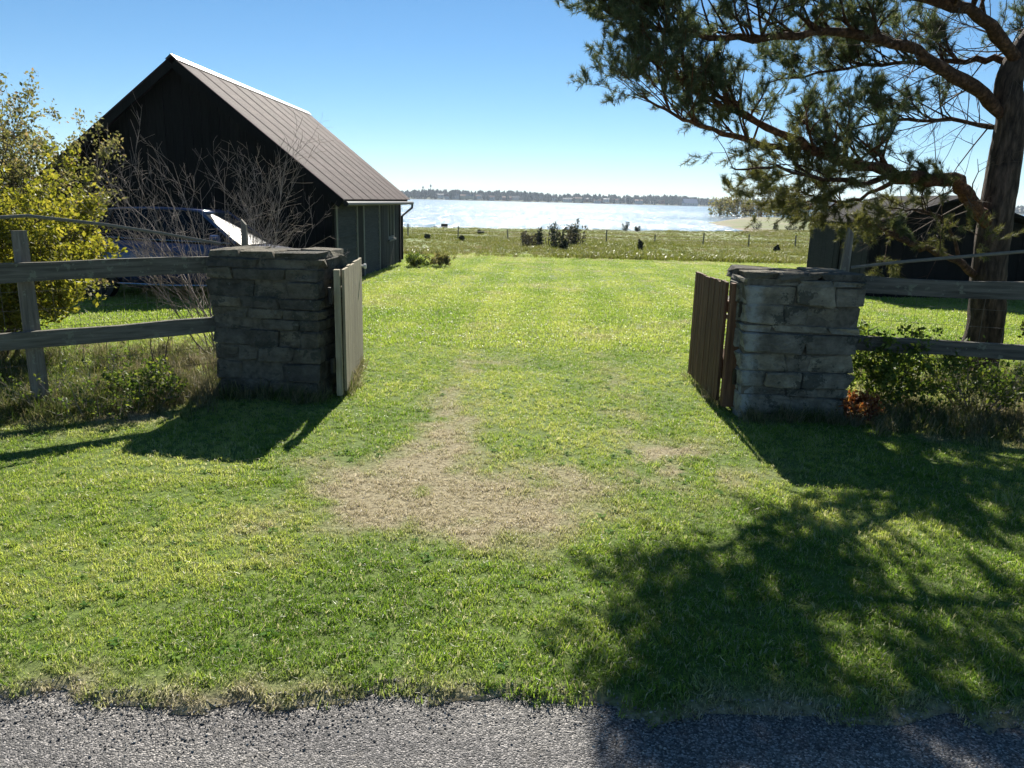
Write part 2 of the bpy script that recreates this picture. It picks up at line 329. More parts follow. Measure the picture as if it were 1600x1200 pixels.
M['juniper'] = leafy('juniper_foliage', [(0, (.012, .02, .012)), (.5, (.025, .036, .02)), (1, (.05, .06, .032))], .15)
M['scrub'] = leafy('twiggy_scrub', [(0, (.035, .032, .024)), (.5, (.065, .06, .042)), (1, (.12, .10, .075))], .2)
M['weed'] = leafy('lawn_weed_leaf', [(0, (.05, .13, .018)), (.5, (.10, .21, .03)), (1, (.18, .28, .05))], .45, by='var', rough=.75, spec=.1)
M['grit'] = leafy('grit_stone', [(0, (.07, .065, .06)), (.5, (.19, .18, .165)), (1, (.42, .40, .36))], 0, by='var', rough=.85)
M['far_leaf'] = leafy('budding_tree_foliage', [(0, (.075, .07, .03)), (.5, (.14, .125, .05)), (1, (.20, .17, .08))], .35)
M['deadgrass'] = leafy('dead_stems', [(0, (.10, .085, .06)), (.5, (.22, .19, .13)), (1, (.36, .31, .22))], .3, (1, 1, 1))
M['lawn'] = grassmat('lawn_blades', [(0, (.072, .145, .024)), (.3, (.15, .25, .045)), (.65, (.245, .335, .075)), (1, (.40, .44, .18))],
                     [(0, (.22, .17, .11)), (.5, (.42, .355, .24)), (1, (.58, .52, .39))])
M['pasture'] = grassmat('pasture_blades', [(0, (.06, .08, .02)), (.5, (.125, .15, .034)), (1, (.20, .21, .06))],
                        [(0, (.11, .09, .06)), (.5, (.25, .21, .13)), (1, (.38, .33, .2))], .4)
M['rough_g'] = grassmat('rough_verge_blades', [(0, (.02, .045, .01)), (.5, (.055, .095, .018)), (1, (.12, .15, .035))],
                        [(0, (.08, .065, .045)), (.5, (.20, .165, .11)), (1, (.38, .32, .22))], .38)

# ------------------------------------------------------------------ ground, road, lake, far shore
xs = np.unique(np.concatenate([np.arange(-6, 6.01, .09), np.arange(-16, 16, .4), np.arange(-60, 110, 2.2), np.linspace(-700, 900, 60)]))
ys = np.unique(np.concatenate([np.arange(-6, 2, .8), np.arange(2.0, 2.4, .035), np.arange(2.4, 8, .09), np.arange(8, 34, .35), np.arange(34, 120, 1.4), np.arange(120, 300, 5)]))
XX, YY = np.meshgrid(xs, ys); ZZ = gz(XX, YY)
V = np.stack([XX.ravel(), YY.ravel(), ZZ.ravel()], 1); nx, ny = len(xs), len(ys)
idx = np.arange(nx*ny).reshape(ny, nx)
F = np.stack([idx[:-1, :-1].ravel(), idx[:-1, 1:].ravel(), idx[1:, 1:].ravel(), idx[1:, :-1].ravel()], 1)
me = raw_mesh('ground', V, F, M['ground'], True)
a = me.attributes.new('dry', 'FLOAT', 'POINT')
dv = dryness(V[:, 0], V[:, 1]); sh = shore(V[:, 0])-V[:, 1]
edge_soil = np.clip(1-(V[:, 1]-road_edge(V[:, 0]))/.09, 0, 1)*.8
a.data.foreach_set('value', np.clip(np.maximum(dv, edge_soil), 0, 1).astype(np.float32))
a = me.attributes.new('sand', 'FLOAT', 'POINT')
sand_w = np.where(V[:, 0] > 27, 70, 3.0)
a.data.foreach_set('value', (np.clip(1-sh/sand_w, 0, 1)*np.clip(3.2*(fbm(V[:, 0]*.07, V[:, 1]*.2, 20)-.47)+.6, 0, 1)*np.where((V[:, 1] > 84), 1, 0)).astype(np.float32))
struct(link('ground', me), 'mown lawn and pasture running down to the lake shore')
xs2 = np.arange(-14, 14.01, .35); ys2 = np.linspace(-4.2, 2.45, 14); X2, Y2 = np.meshgrid(xs2, ys2)
Z2 = -.024-.018*np.abs(Y2-0)/4.2*0+.004*fbm(X2, Y2, 40)
i2 = np.arange(X2.size).reshape(X2.shape)
struct(link('road', raw_mesh('road', np.stack([X2.ravel(), Y2.ravel(), Z2.ravel()], 1), np.stack([i2[:-1, :-1].ravel(), i2[:-1, 1:].ravel(), i2[1:, 1:].ravel(), i2[1:, :-1].ravel()], 1), M['road'], True)), 'grey chip-sealed road along the lawn edge')
W = MB().add([(-2500, 70, WATER), (2700, 70, WATER), (2700, 3200, WATER), (-2500, 3200, WATER)], [(0, 1, 2, 3)])
struct(W.build('lake', M['water']), 'lake glittering with sunlight')

# grass scattered by geometry nodes: a point cloud with its own turn, size and tint for every tuft
def tuft(name, nb, h, w, spread, m, seed, bend=.6, seg=2):
    r = np.random.default_rng(seed); V = []; F = []
    for i in range(nb):
        th = r.uniform(0, 6.28); rr = spread*math.sqrt(r.uniform()); b = np.array([rr*math.cos(th), rr*math.sin(th), -.008])
        ph = r.uniform(0, 6.28); lean = r.uniform(.15, 1)*bend; hh = h*r.uniform(.55, 1.15); d = np.array([math.cos(ph), math.sin(ph), 0])
        s = np.array([-d[1], d[0], 0])*w*r.uniform(.7, 1.25)/2; n0 = len(V)
        p1 = b+d*hh*lean*.35+np.array([0, 0, hh*.6]); p2 = b+d*hh*lean+np.array([0, 0, hh*(1.02-.3*lean)])
        V += [b-s, b+s, p1+s*.8, p1-s*.8, p2]; F += [(n0, n0+1, n0+2), (n0, n0+2, n0+3), (n0+3, n0+2, n0+4)]
    return bpy.data.objects.new(name, raw_mesh(name, np.array(V), np.array(F), m))
def scatter(name, label, P, scl, dry, var, protos, tilt=.15):
    c = bpy.data.collections.new(name+'_tufts')
    for p in protos: c.objects.link(p)
    n = len(P); me = bpy.data.meshes.new(name); me.vertices.add(n); me.vertices.foreach_set('co', np.ascontiguousarray(P, np.float32).ravel())
    r = np.random.default_rng(n)
    rot = np.stack([r.normal(0, tilt, n), r.normal(0, tilt, n), r.uniform(0, 6.283, n)], 1).astype(np.float32)
    for nm, ty, dat, key in (('rot', 'FLOAT_VECTOR', rot, 'vector'), ('scl', 'FLOAT', scl, 'value'), ('dry', 'FLOAT', dry, 'value'), ('var', 'FLOAT', var, 'value'), ('pid', 'INT', r.integers(0, len(protos), n), 'value')):
        at_ = me.attributes.new(nm, ty, 'POINT'); at_.data.foreach_set(key, np.ascontiguousarray(dat, np.int32 if ty == 'INT' else np.float32).ravel())
    ng = bpy.data.node_groups.new(name, 'GeometryNodeTree')
    ng.interface.new_socket('Geometry', in_out='INPUT', socket_type='NodeSocketGeometry'); ng.interface.new_socket('Geometry', in_out='OUTPUT', socket_type='NodeSocketGeometry')
    N = ng.nodes; L = ng.links; gi = N.new('NodeGroupInput'); go = N.new('NodeGroupOutput'); ip = N.new('GeometryNodeInstanceOnPoints'); ci = N.new('GeometryNodeCollectionInfo')
    ci.inputs['Collection'].default_value = c; ci.inputs['Separate Children'].default_value = True; ci.inputs['Reset Children'].default_value = True
    def na(nm, t):
        q = N.new('GeometryNodeInputNamedAttribute'); q.data_type = t; q.inputs['Name'].default_value = nm; return q.outputs['Attribute']
    er = N.new('FunctionNodeEulerToRotation'); L.new(na('rot', 'FLOAT_VECTOR'), er.inputs[0])
    L.new(gi.outputs[0], ip.inputs['Points']); L.new(ci.outputs[0], ip.inputs['Instance']); ip.inputs['Pick Instance'].default_value = True
    L.new(na('pid', 'INT'), ip.inputs['Instance Index']); L.new(er.outputs[0], ip.inputs['Rotation']); L.new(na('scl', 'FLOAT'), ip.inputs['Scale']); L.new(ip.outputs[0], go.inputs[0])
    o = link(name, me); md = o.modifiers.new('scatter', 'NODES'); md.node_group = ng
    return tag(o, label, None, None, 'stuff')
def in_view(P, m=170):
    x, y = pix(P); return (x > -m) & (x < 1600+m) & (y < 1200+m*1.2)
def sample(x0, x1, y0, y1, dens):
    n = int((x1-x0)*(y1-y0)*dens); x = rng.uniform(x0, x1, n); y = rng.uniform(y0, y1, n); P = np.stack([x, y, gz(x, y)], 1); return P[in_view(P)]
BARN = (-9.2, -3.58, 15.35, 24.3); SHED = (7.28, 10.6, 16.1, 19.4)
def clear(P):
    x, y = P[:, 0], P[:, 1]; k = np.ones(len(P), bool)
    for b in (BARN, SHED): k &= ~((x > b[0]-.02) & (x < b[1]+.02) & (y > b[2]-.02) & (y < b[3]+.02))
    return P[k]
P = clear(np.concatenate([sample(-4.5, 4.5, 2.05, 4.2, 1650), sample(-6, 6, 4.2, 8.5, 900)]))
P = P[(P[:, 1] > road_edge(P[:, 0])+.0+.03*rng.normal(size=len(P)))]
d = dryness(P[:, 0], P[:, 1]); keep = rng.uniform(size=len(P)) > d*.25; P, d = P[keep], d[keep]
var = np.clip(0.52+2.0*(fbm(P[:, 0]*1.6, P[:, 1]*1.6, 31)-.47)+1.3*(fbm(P[:, 0]*.45, P[:, 1]*.45, 32)-.47)+rng.normal(0, .18, len(P)), 0, 1)
big = fbm(P[:, 0]*2.6, P[:, 1]*2.6, 33); clump = vnoise(P[:, 0]*11, P[:, 1]*11, 34); var = np.clip(var+.5*(clump-.5), 0, 1)
scatter('lawn_grass', 'short mown grass of the lawn around the gateway', P, (.3+.55*big+.55*clump+rng.uniform(-.15, .2, len(P)))*(1-.25*d), d, var,
        [tuft('lawn_tuft', 18, .033, .0036, .03, M['lawn'], i, 1.1) for i in range(6)], .25)
P = clear(np.concatenate([sample(-11, 11, 8.5, 16, 260), sample(-18, 20, 16, 33, 95)]))
d = dryness(P[:, 0], P[:, 1]); var = np.clip(.58+1.1*(fbm(P[:, 0]*.8, P[:, 1]*.8, 31)-.47)+.8*(fbm(P[:, 0]*.3+9, P[:, 1]*.25, 32)-.47)+rng.normal(0, .12, len(P)), 0, 1)
var = np.clip(var+.13*np.tanh(3*np.sin((P[:, 0]-.05*P[:, 1])*5.4))*np.clip((P[:, 1]-8)/3, 0, 1), 0, 1)   # mower stripes
scatter('far_lawn_grass', 'mown grass of the lawn behind the gate', P, rng.uniform(.7, 1.25, len(P)), d, var, [tuft('far_lawn_tuft', 18, .05, .007, .075, M['lawn'], 20+i, .9) for i in range(4)], .2)
P = np.concatenate([sample(-34, 50, 30, 62, 17), sample(-60, 90, 62, 108, 6)])
s_ = shore(P[:, 0])-P[:, 1]; P = P[s_ > 2.5]
lump = fbm(P[:, 0]*.22, P[:, 1]*.22, 51); P = P[rng.uniform(size=len(P)) < np.clip((lump-.3)*3.2, .5, 1)]
lump = fbm(P[:, 0]*.22, P[:, 1]*.22, 51)
d = np.clip(dryness(P[:, 0], P[:, 1])+.5*(fbm(P[:, 0]*.3, P[:, 1]*.12, 52)-.42), 0, 1); var = np.clip(rng.normal(.5, .22, len(P)), 0, 1)
scatter('pasture_grass', 'rough tussocky pasture grass between the lawn and the lake', P, (.35+1.25*np.clip(lump-.25, 0, 1))*rng.uniform(.7, 1.3, len(P)), d, var,
        [tuft('pasture_tuft', 26, .26, .022, .24, M['pasture'], 40+i, .8) for i in range(4)], .1)

# ------------------------------------------------------------------ stone gate pillars
def stone_variant(i):
    r = np.random.default_rng(100+i); a, b = .5, .44; V = []; F = []
    # a bevelled, uneven block: 24 corner points
    idx = {}
    for sx in (-1, 1):
        for sy in (-1, 1):
            for sz in (-1, 1):
                j = r.normal(0, .034, 3)
                for ax in range(3):
                    p = np.array([sx*b, sy*b, sz*b*.98]); p[ax] = (sx, sy, sz)[ax]*a; idx[(sx, sy, sz, ax)] = len(V); V.append(p+j+r.normal(0, .028, 3))
    for ax in range(3):
        o1, o2 = [k for k in range(3) if k != ax]
        for s in (-1, 1):
            q = []
            for u, v in ((-1, -1), (1, -1), (1, 1), (-1, 1)):
                k = [0, 0, 0]; k[ax] = s; k[o1] = u; k[o2] = v; q.append(idx[(*k, ax)])
            F.append(q)
    for ax in range(3):
        o1, o2 = [k for k in range(3) if k != ax]
        for u in (-1, 1):
            for v in (-1, 1):
                k0 = [0, 0, 0]; k0[ax] = -1; k0[o1] = u; k0[o2] = v; k1 = list(k0); k1[ax] = 1
                F.append([idx[(*k0, o1)], idx[(*k1, o1)], idx[(*k1, o2)], idx[(*k0, o2)]])
    for sx in (-1, 1):
        for sy in (-1, 1):
            for sz in (-1, 1): F.append([idx[(sx, sy, sz, t)] for t in range(3)])
    import bmesh
    me = bpy.data.meshes.new('stone'); me.from_pydata([tuple(p) for p in V], [], F)
    bm = bmesh.new(); bm.from_mesh(me); bmesh.ops.recalc_face_normals(bm, faces=bm.faces); bm.to_mesh(me); bm.free(); me.update(); return me
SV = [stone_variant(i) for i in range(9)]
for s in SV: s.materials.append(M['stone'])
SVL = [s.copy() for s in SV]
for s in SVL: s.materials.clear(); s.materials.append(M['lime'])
def pillar(label, cx, cy, rz, w, dp, h, seed, taper, limecorner):
    r = random.Random(seed); t = thing('stone_gate_pillar', label, 'pillar', (cx, cy, g(cx, cy)-.03), rz)
    core = MB(); n = 5
    rows = [(-w/2+.035, w/2-.035, z) for z in (0, h-.03)]
    v = []
    for z in (0, h-.05):
        k = 1+taper*z/h
        v += [((-w/2+.022)*k, (-dp/2+.022), z), ((w/2-.022)*k, (-dp/2+.022), z), ((w/2-.022)*k, dp/2-.022, z), ((-w/2+.022)*k, dp/2-.022, z)]
    core.add(v, [(3, 2, 1, 0), (4, 5, 6, 7), (0, 1, 5, 4), (1, 2, 6, 5), (2, 3, 7, 6), (3, 0, 4, 7)]); core.build('mortar_core', M['mortar'], t)
    def stone(x, y, z, sx, sy, sz, lime=False, rot=0):
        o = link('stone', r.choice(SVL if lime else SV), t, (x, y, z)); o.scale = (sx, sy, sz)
        o.rotation_euler = (r.uniform(-.012, .012), r.uniform(-.02, .02), rot+r.uniform(-.03, .03)+(math.pi if r.random() < .5 else 0))
    z = 0
    while z < h-.09:
        ch = min(r.choice((.055, .07, .085, .105, .125, .15))*r.uniform(.9, 1.1), h-.05-z); k = 1+taper*z/h
        D = .17
        for side in (-1, 1):                                       # long faces
            x = -w/2*k
            while x < w/2*k-.01:
                L = r.uniform(.16, .46)
                if w/2*k-(x+L) < .14: L = w/2*k-x
                stone(x+L/2, side*(dp/2-D/2+r.uniform(-.02, .024)), z+ch/2, L-.004, D, ch-.004, limecorner)
                x += L
            y = -dp/2+D
            while y < dp/2-D-.01:                                  # short faces between the corner stones
                L = r.uniform(.14, .3)
                if dp/2-D-(y+L) < .1: L = dp/2-D-y
                stone(side*(w/2*k-D/2+r.uniform(-.022, .022)), y+L/2, z+ch/2, D, L-.004, ch-.004, limecorner)
                y += L
        z += ch
    y = -dp/2+.008
    while y < dp/2-.03:                                                # uneven flat slabs on top
        Ly = r.uniform(.26, .36); Ly = dp/2-.008-y if dp/2-(y+Ly) < .15 else Ly; x = -w/2*(1+taper)*.975
        while x < w/2*(1+taper)*.975-.01:
            Lx = r.uniform(.22, .42); Lx = w/2*(1+taper)*.975-x if w/2*(1+taper)*.975-(x+Lx) < .14 else Lx; hh = r.uniform(.046, .062)
            stone(x+Lx/2, y+Ly/2, z+hh/2-.004, Lx-.004, Ly-.004, hh); x += Lx
        y += Ly
    return t, z
LP = (-1.925, 6.32); RP = (2.17, 6.03)
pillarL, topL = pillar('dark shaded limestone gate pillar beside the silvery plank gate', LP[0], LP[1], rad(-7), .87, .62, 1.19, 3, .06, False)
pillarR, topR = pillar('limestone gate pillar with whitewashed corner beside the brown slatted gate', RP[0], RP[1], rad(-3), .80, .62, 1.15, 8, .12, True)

# ------------------------------------------------------------------ gate leaves
def gate(label, hinge, ang, L, h, nb, bm_, fr, gap, face, seed, knob):
    r = random.Random(seed); t = thing('plank_gate', label, 'gate', (hinge[0], hinge[1], g(*hinge)+.055), ang)
    bw = L/nb
    for i in range(nb):                                            # x runs along the leaf, boards on the side that faces the opening
        m = MB(); z1 = h+r.uniform(-.008, .008)-.02*i/nb
        m.box((i*bw+gap/2, face*.012-.011, r.uniform(0, .012)), ((i+1)*bw-gap/2, face*.012+.011+face*r.uniform(0, .004), z1)); m.build('plank', bm_, t)
    for z in (.22, h-.2): MB().box((0, -face*.047-.02, z-.045), (L-.02, -face*.022-.003*face+.0, z+.045)).build('ledger', fr, t)
    MB().bar((.08, -face*.036, .27), (L-.1, -face*.036, h-.25), .022, .085, (0, 1, 0)).build('brace', fr, t)
    MB().box((-.075, -face*.08-.03, -.02), (-.005, -face*.005-.0, h+.0)).build('hanging_stile', fr, t)
    for z in (.24, h-.19):
        MB().box((-.16, -face*.075-.008, z-.025), (.5, -face*.066+.001, z+.025)).build('strap_hinge', M['iron'], t)
        MB().disc((-.13, -face*.07, z), (0, 0, 1), .018, .12, 8).build('hinge_pin', M['iron'], t)
    if knob:
        k = MB(); k.disc((L-.03, face*.035, h-.09), (0, 1, 0), .012, .03, 10); k.disc((L-.03, face*.058, h-.09), (0, 1, 0), .024, .022, 12); k.build('latch_knob', M['white'], t)
    return t
gate('silvery grey plank gate standing open against the dark shaded pillar', (-1.37, 6.1), rad(95.5), 1.38, .99, 9, M['gate_grey'], M['gate_grey'], .006, -1, 4, True)
gate('dark brown slatted gate standing open against the whitewashed pillar', (1.675, 6.02), rad(90), 1.06, .96, 12, M['gate_brown'], M['gate_brown'], .014, 1, 5, False)

# ------------------------------------------------------------------ rail fences either side
def fence(label, A, B, posts, zs, rope_pts, stake, seed, far_extra):
    r = random.Random(seed); A = np.array(A, float); B = np.array(B, float); d = (B-A)/np.linalg.norm(B-A); nrm = np.array([-d[1], d[0]])
    if nrm[1] > 0: nrm = -nrm                                      # towards the road
    t = thing('rail_fence', label, 'fence', (A[0], A[1], g(*A)))
    o = np.array([A[0], A[1], g(*A)])
    for (s, lean, top) in posts:
        p = A+d*s; z = g(*p)
        q = [np.array([p[0], p[1], z-.3])-o, np.array([p[0]+lean*.3, p[1], z+.5])-o, np.array([p[0]+lean, p[1]+.02, z+top])-o]
        m = MB(); m.tube(q, [.062, .058, .05], 9); m.build('post', M['post'], t)
    for z0, z1, hh in zs:
        n = 9; pts = []
        for i in range(n+1):
            p = A+d*(np.linalg.norm(B-A)*i/n)+nrm*.075; pts.append(np.array([p[0], p[1], g(*A)+z0+(z1-z0)*i/n+r.uniform(-.006, .006)])-o)
        v = []; f = []
        for i, c in enumerate(pts):
            w = .024; q = hh/2*(1+r.uniform(-.07, .07))
            for a_, b_ in ((-1, -1), (1, -1), (1, 1), (-1, 1)): v.append((c[0]+nrm[0]*a_*w, c[1]+nrm[1]*a_*w, c[2]+b_*q))
            if i:
                k = 4*i
                for j in range(4): f.append((k-4+j, k-4+(j+1) % 4, k+(j+1) % 4, k+j))
        f += [(3, 2, 1, 0), (4*n, 4*n+1, 4*n+2, 4*n+3)]
        # lay the mesh so that x runs along the rail for the grain
        ang = math.atan2(d[1], d[0]); c_, s_ = math.cos(-ang), math.sin(-ang)
        me = MB().add([(x*c_-y*s_, x*s_+y*c_, z) for x, y, z in v], f).mesh('rail', M['rail']); ob = link('rail', me, t); ob.rotation_euler = (0, 0, ang)
    MB().tube([np.array(p)-o for p in rope_pts], .013, 6).build('slack_rope', M['rope'], t)
    m = MB(); L = np.linalg.norm(B-A)
    for k in range(8):
        z = .06+k*.135; m.tube([np.array([*(A-nrm*.06), g(*A)+z])-o, np.array([*(A+d*L/2-nrm*.06), g(*(A+d*L/2))+z-.01])-o, np.array([*(B-nrm*.06), g(*B)+z])-o], .0016, 3)
    for k in range(int(L/.16)):
        p = A+d*(k+.4)*.16-nrm*.06; m.tube([np.array([p[0], p[1], g(*p)+.05])-o, np.array([p[0], p[1], g(*p)+1.02])-o], .0014, 3)
    m.build('wire_netting', M['wire'], t)
    (sp, wid, lean, top) = stake; z = g(sp[0], sp[1]); b_ = np.array([sp[0], sp[1], z])-o; m = MB()
    m.add([b_+np.array(q) for q in ((-wid, -.03, -.1), (wid, -.03, -.1), (wid, .03, -.1), (-wid, .03, -.1), (lean-.012, -.02, top), (lean+.03, -.02, top-.05), (lean+.03, .02, top-.05), (lean-.012, .02, top))],
          [(3, 2, 1, 0), (4, 5, 6, 7), (0, 1, 5, 4), (1, 2, 6, 5), (2, 3, 7, 6), (3, 0, 4, 7)]); m.build('stake', M['post'], t)
    return t
Rp = lambda px, py, Y: tuple(at(px, py, Y))
fence('weathered two-rail fence with round post beside the yellow-leaved bush', (-2.43, 6.33), (-5.2, 4.15), [(1.34, -.03, 1.30), (3.4, .02, 1.25)],
      [(1.03, .99, .135), (.54, .52, .12)], [Rp(345, 381, 6.45), Rp(250, 364, 6.1), Rp(165, 351, 5.85), Rp(95, 343, 5.65), Rp(42, 337, 5.5), Rp(-20, 341, 5.3), Rp(-150, 345, 4.8)], ((-2.42, 6.95), .045, .0, 1.37), 21, None)
fence('weathered two-rail fence running past the foot of the pine', (2.62, 6.12), (6.2, 5.25), [(3.45, .03, 1.25)],
      [(1.02, 1.03, .125), (.565, .56, .11)], [Rp(1330, 418, 6.35), Rp(1400, 410, 6.2), Rp(1480, 403, 6.05), Rp(1600, 393, 5.85), Rp(1700, 384, 5.7), Rp(1800, 372, 5.4)], ((2.74, 6.55), .075, .04, 1.44), 22, None)

# ------------------------------------------------------------------ barn
bx0, bx1, by0, by1 = BARN; xm = (bx0+bx1)/2; ZE, ZR = 1.68, 3.93
barn = thing('barn', 'black boarded barn with rusty metal gable roof by the drive', 'barn', (xm, by0, g(bx1, by0)-.12))
bo = np.array(barn.location)
def bp(x, y, z): return (x-bo[0], y-bo[1], z-bo[2])
zg = -.75
slope = (ZR-ZE)/((bx1-bx0)/2)
def roofz(x): return ZR-abs(x-xm)*slope
r_ = random.Random(5); x = bx0; i = 0
while x < bx1-.01:                                                 # gable boards
    wd = min(r_.uniform(.15, .2), bx1-x); xa, xb = x+.004, x+wd-.004; pr = r_.uniform(0, .012)
    m = MB(); za, zb = roofz(xa)-.04, roofz(xb)-.04; y0, y1 = by0-.012-pr, by0+.02
    q = [(xa, y0, zg), (xb, y0, zg), (xb, y1, zg), (xa, y1, zg), (xa, y0, za), (xb, y0, zb), (xb, y1, zb), (xa, y1, za)]
    m.add([bp(*p) for p in q], [(0, 3, 2, 1), (4, 5, 6, 7), (0, 1, 5, 4), (1, 2, 6, 5), (2, 3, 7, 6), (3, 0, 4, 7)]); m.build('gable_board', M['tarred'], barn)
    x += wd
m = MB()                                                           # inner walls behind the boards
m.box(bp(bx0+.02, by0+.03, zg), bp(bx0+.1, by1-.1, ZE-.03)); m.box(bp(bx1-.12, by0+.03, zg), bp(bx1-.06, by1-.1, ZE-.03))
m.add([bp(bx0, by1-.09, zg), bp(bx1, by1-.09, zg), bp(bx1, by1-.09, ZE), bp(xm, by1-.09, ZR-.05), bp(bx0, by1-.09, ZE)], [(4, 3, 2, 1, 0)])
m.build('wall', M['tarred'], barn)
def ywall(px): return 1.0
# long side facing the drive: posts, two wide doors, plank section, window
def side_box(name, y0, y1, z0, z1, x0, x1, mt, par=None):
    mm = MB(); mm.box(bp(x0, y0, z0), bp(x1, y1, z1)); o = mm.build(name, mt, par or barn); return o
for (y0, y1) in ((by0+.02, by0+.16), (17.72, 18.28), (20.62, 20.86), (24.12, by1)):
    side_box('corner_board' if y0 < 16 or y1 > 24 else 'door_post', y0, y1, -.8, ZE-.02, bx1-.055, bx1+.02, M['tarred'])
for (y0, y1) in ((by0+.2, 17.68), (18.32, 20.58)):
    dr = side_box('door', y0+.01, y1-.01, -.32-(y0-15)*.024, ZE-.13, bx1-.055, bx1-.035, M['tarred_h'])
    z = -.34-(y0-15)*.024; k = 0
    while z < ZE-.18:
        hh = min(r_.uniform(.12, .17), ZE-.16-z); mm = MB(); xo = r_.uniform(0, .006); mm.add([bp(bx1-.034, y0+.08, z+.002), bp(bx1+.012+xo, y0+.08, z+.002), bp(bx1-.02, y0+.08, z+hh-.004), bp(bx1-.034, y0+.08, z+hh-.004), bp(bx1-.034, y1-.08, z+.002), bp(bx1+.012+xo, y1-.08, z+.002), bp(bx1-.02, y1-.08, z+hh-.004), bp(bx1-.034, y1-.08, z+hh-.004)], [(0, 1, 2, 3), (7, 6, 5, 4), (0, 4, 5, 1), (1, 5, 6, 2), (2, 6, 7, 3), (3, 7, 4, 0)]); mm.build('board', M['greyboard'], dr); z += hh
    for yy in (y0+.005, y1-.115): MB().box(bp(bx1-.034, yy, -.36-(y0-15)*.024), bp(bx1+.024, yy+.11, ZE-.15)).build('trim', M['greytrim'], dr)
    MB().box(bp(bx1-.034, y0+.005, ZE-.148), bp(bx1+.008, y1-.005, ZE-.07)).build('top_rail', M['greytrim'], dr)
y = 20.9
while y < 24.08:
    wd = min(.19, 24.1-y)
    if not (22.0 < y+wd/2 < 23.15): side_box('wall_board', y+.003, y+wd-.003, -.7, ZE-.03, bx1-.055, bx1-.02+r_.uniform(0, .01), M['tarred_h'])
    else: side_box('wall_board', y+.003, y+wd-.003, -.7, .42, bx1-.055, bx1-.02+r_.uniform(0, .01), M['tarred_h'])
    y += wd
wdw = side_box('window', 22.02, 23.1, .44, ZE-.06, bx1-.058, bx1-.045, M['glass'])
for a_ in ((22.0, 22.09, .42, ZE-.05), (23.03, 23.12, .42, ZE-.05), (22.09, 23.03, .42, .5), (22.09, 23.03, ZE-.13, ZE-.05), (22.53, 22.58, .5, ZE-.13)): side_box('window_frame', a_[0], a_[1], a_[2], a_[3], bx1-.044, bx1-.004, M['greytrim'], wdw)
side_box('window_sill', 21.95, 23.17, .37, .417, bx1-.03, bx1+.05, M['greytrim'], wdw)
# roof: corrugated sheets, each its own piece; eaves overhang
ns = 10; y0r, y1r = by0-.32, by1+.28; sw = (y1r-y0r)/ns; half = (bx1-bx0)/2+.27; ang = math.atan(slope); Ls = half/math.cos(ang)
nw = 40; pts = []
for j in range(nw+1):
    yy = sw*j/nw*1.015; zz = .014*math.sin(j/nw*2*math.pi*10); zz += .011*math.exp(-((j-1)/1.0)**2)
    pts.append((yy, zz))
vv = []; ff = []
for s in (0, .5, 1):
    for (yy, zz) in pts: vv.append((s*Ls, yy, zz))
for a_ in range(2):
    for j in range(nw): k = a_*(nw+1)+j; ff.append((k, k+nw+1, k+nw+2, k+1))
sheet = MB().add(vv, ff).mesh('roof_sheet', M['roof'], False)
sheet.polygons.foreach_set('use_smooth', [True]*len(sheet.polygons))
for i in range(ns):
    for sd in (1, -1):
        o = link('roof_sheet', sheet, barn, bp(xm, y0r+i*sw if sd == 1 else y0r+(i+1)*sw*1.0, ZR+.06+.002*(i % 2)))
        o.rotation_euler = (0, 0, 0 if sd == 1 else math.pi); o.rotation_euler = (Matrix.Rotation(0 if sd == 1 else math.pi, 3, 'Z') @ Matrix.Rotation(ang, 3, 'Y')).to_euler()
m = MB(); m.add([bp(xm-.11, y0r, ZR+.105-.11*slope), bp(xm, y0r, ZR+.115), bp(xm+.11, y0r, ZR+.105-.11*slope), bp(xm-.11, y1r, ZR+.105-.11*slope), bp(xm, y1r, ZR+.115), bp(xm+.11, y1r, ZR+.105-.11*slope)], [(0, 1, 4, 3), (1, 2, 5, 4)]); m.build('ridge_cap', M['ridge'], barn)
for sd in (1, -1):
    m = MB(); m.bar(bp(xm, y0r+.03, ZR+.0), bp(xm+sd*half*.99, y0r+.03, ZR-half*.99*slope), .045, .17, (0, 1, 0)); 
    MB().bar(bp(xm+sd*.02, y0r+.02, ZR-.045), bp(xm+sd*half*.99, y0r+.02, ZR-half*.99*slope-.045), .17, .03, (0, 1, 0)).build('bargeboard', M['tarred'], barn)
    MB().bar(bp(xm+sd*half*.97, y0r+.06, ZR-half*.97*slope-.04), bp(xm+sd*half*.97, y1r-.05, ZR-half*.97*slope-.04), .03, .12).build('fascia', M['tarred'], barn)
m = MB(); xg = xm+half+.05; zgut = ZR-half*slope-.02
m.tube([bp(xg, y0r+.05, zgut), bp(xg, y1r+.12, zgut-.02)], .05, 8); m.build('gutter', M['iron'], barn)
m = MB(); m.tube([bp(xg, y1r+.08, zgut-.04), bp(xg, y1r+.06, zgut-.16), bp(bx1+.06, by1-.05, zgut-.42), bp(bx1+.06, by1-.05, -.3)], .035, 8); m.build('downpipe', M['iron'], barn)

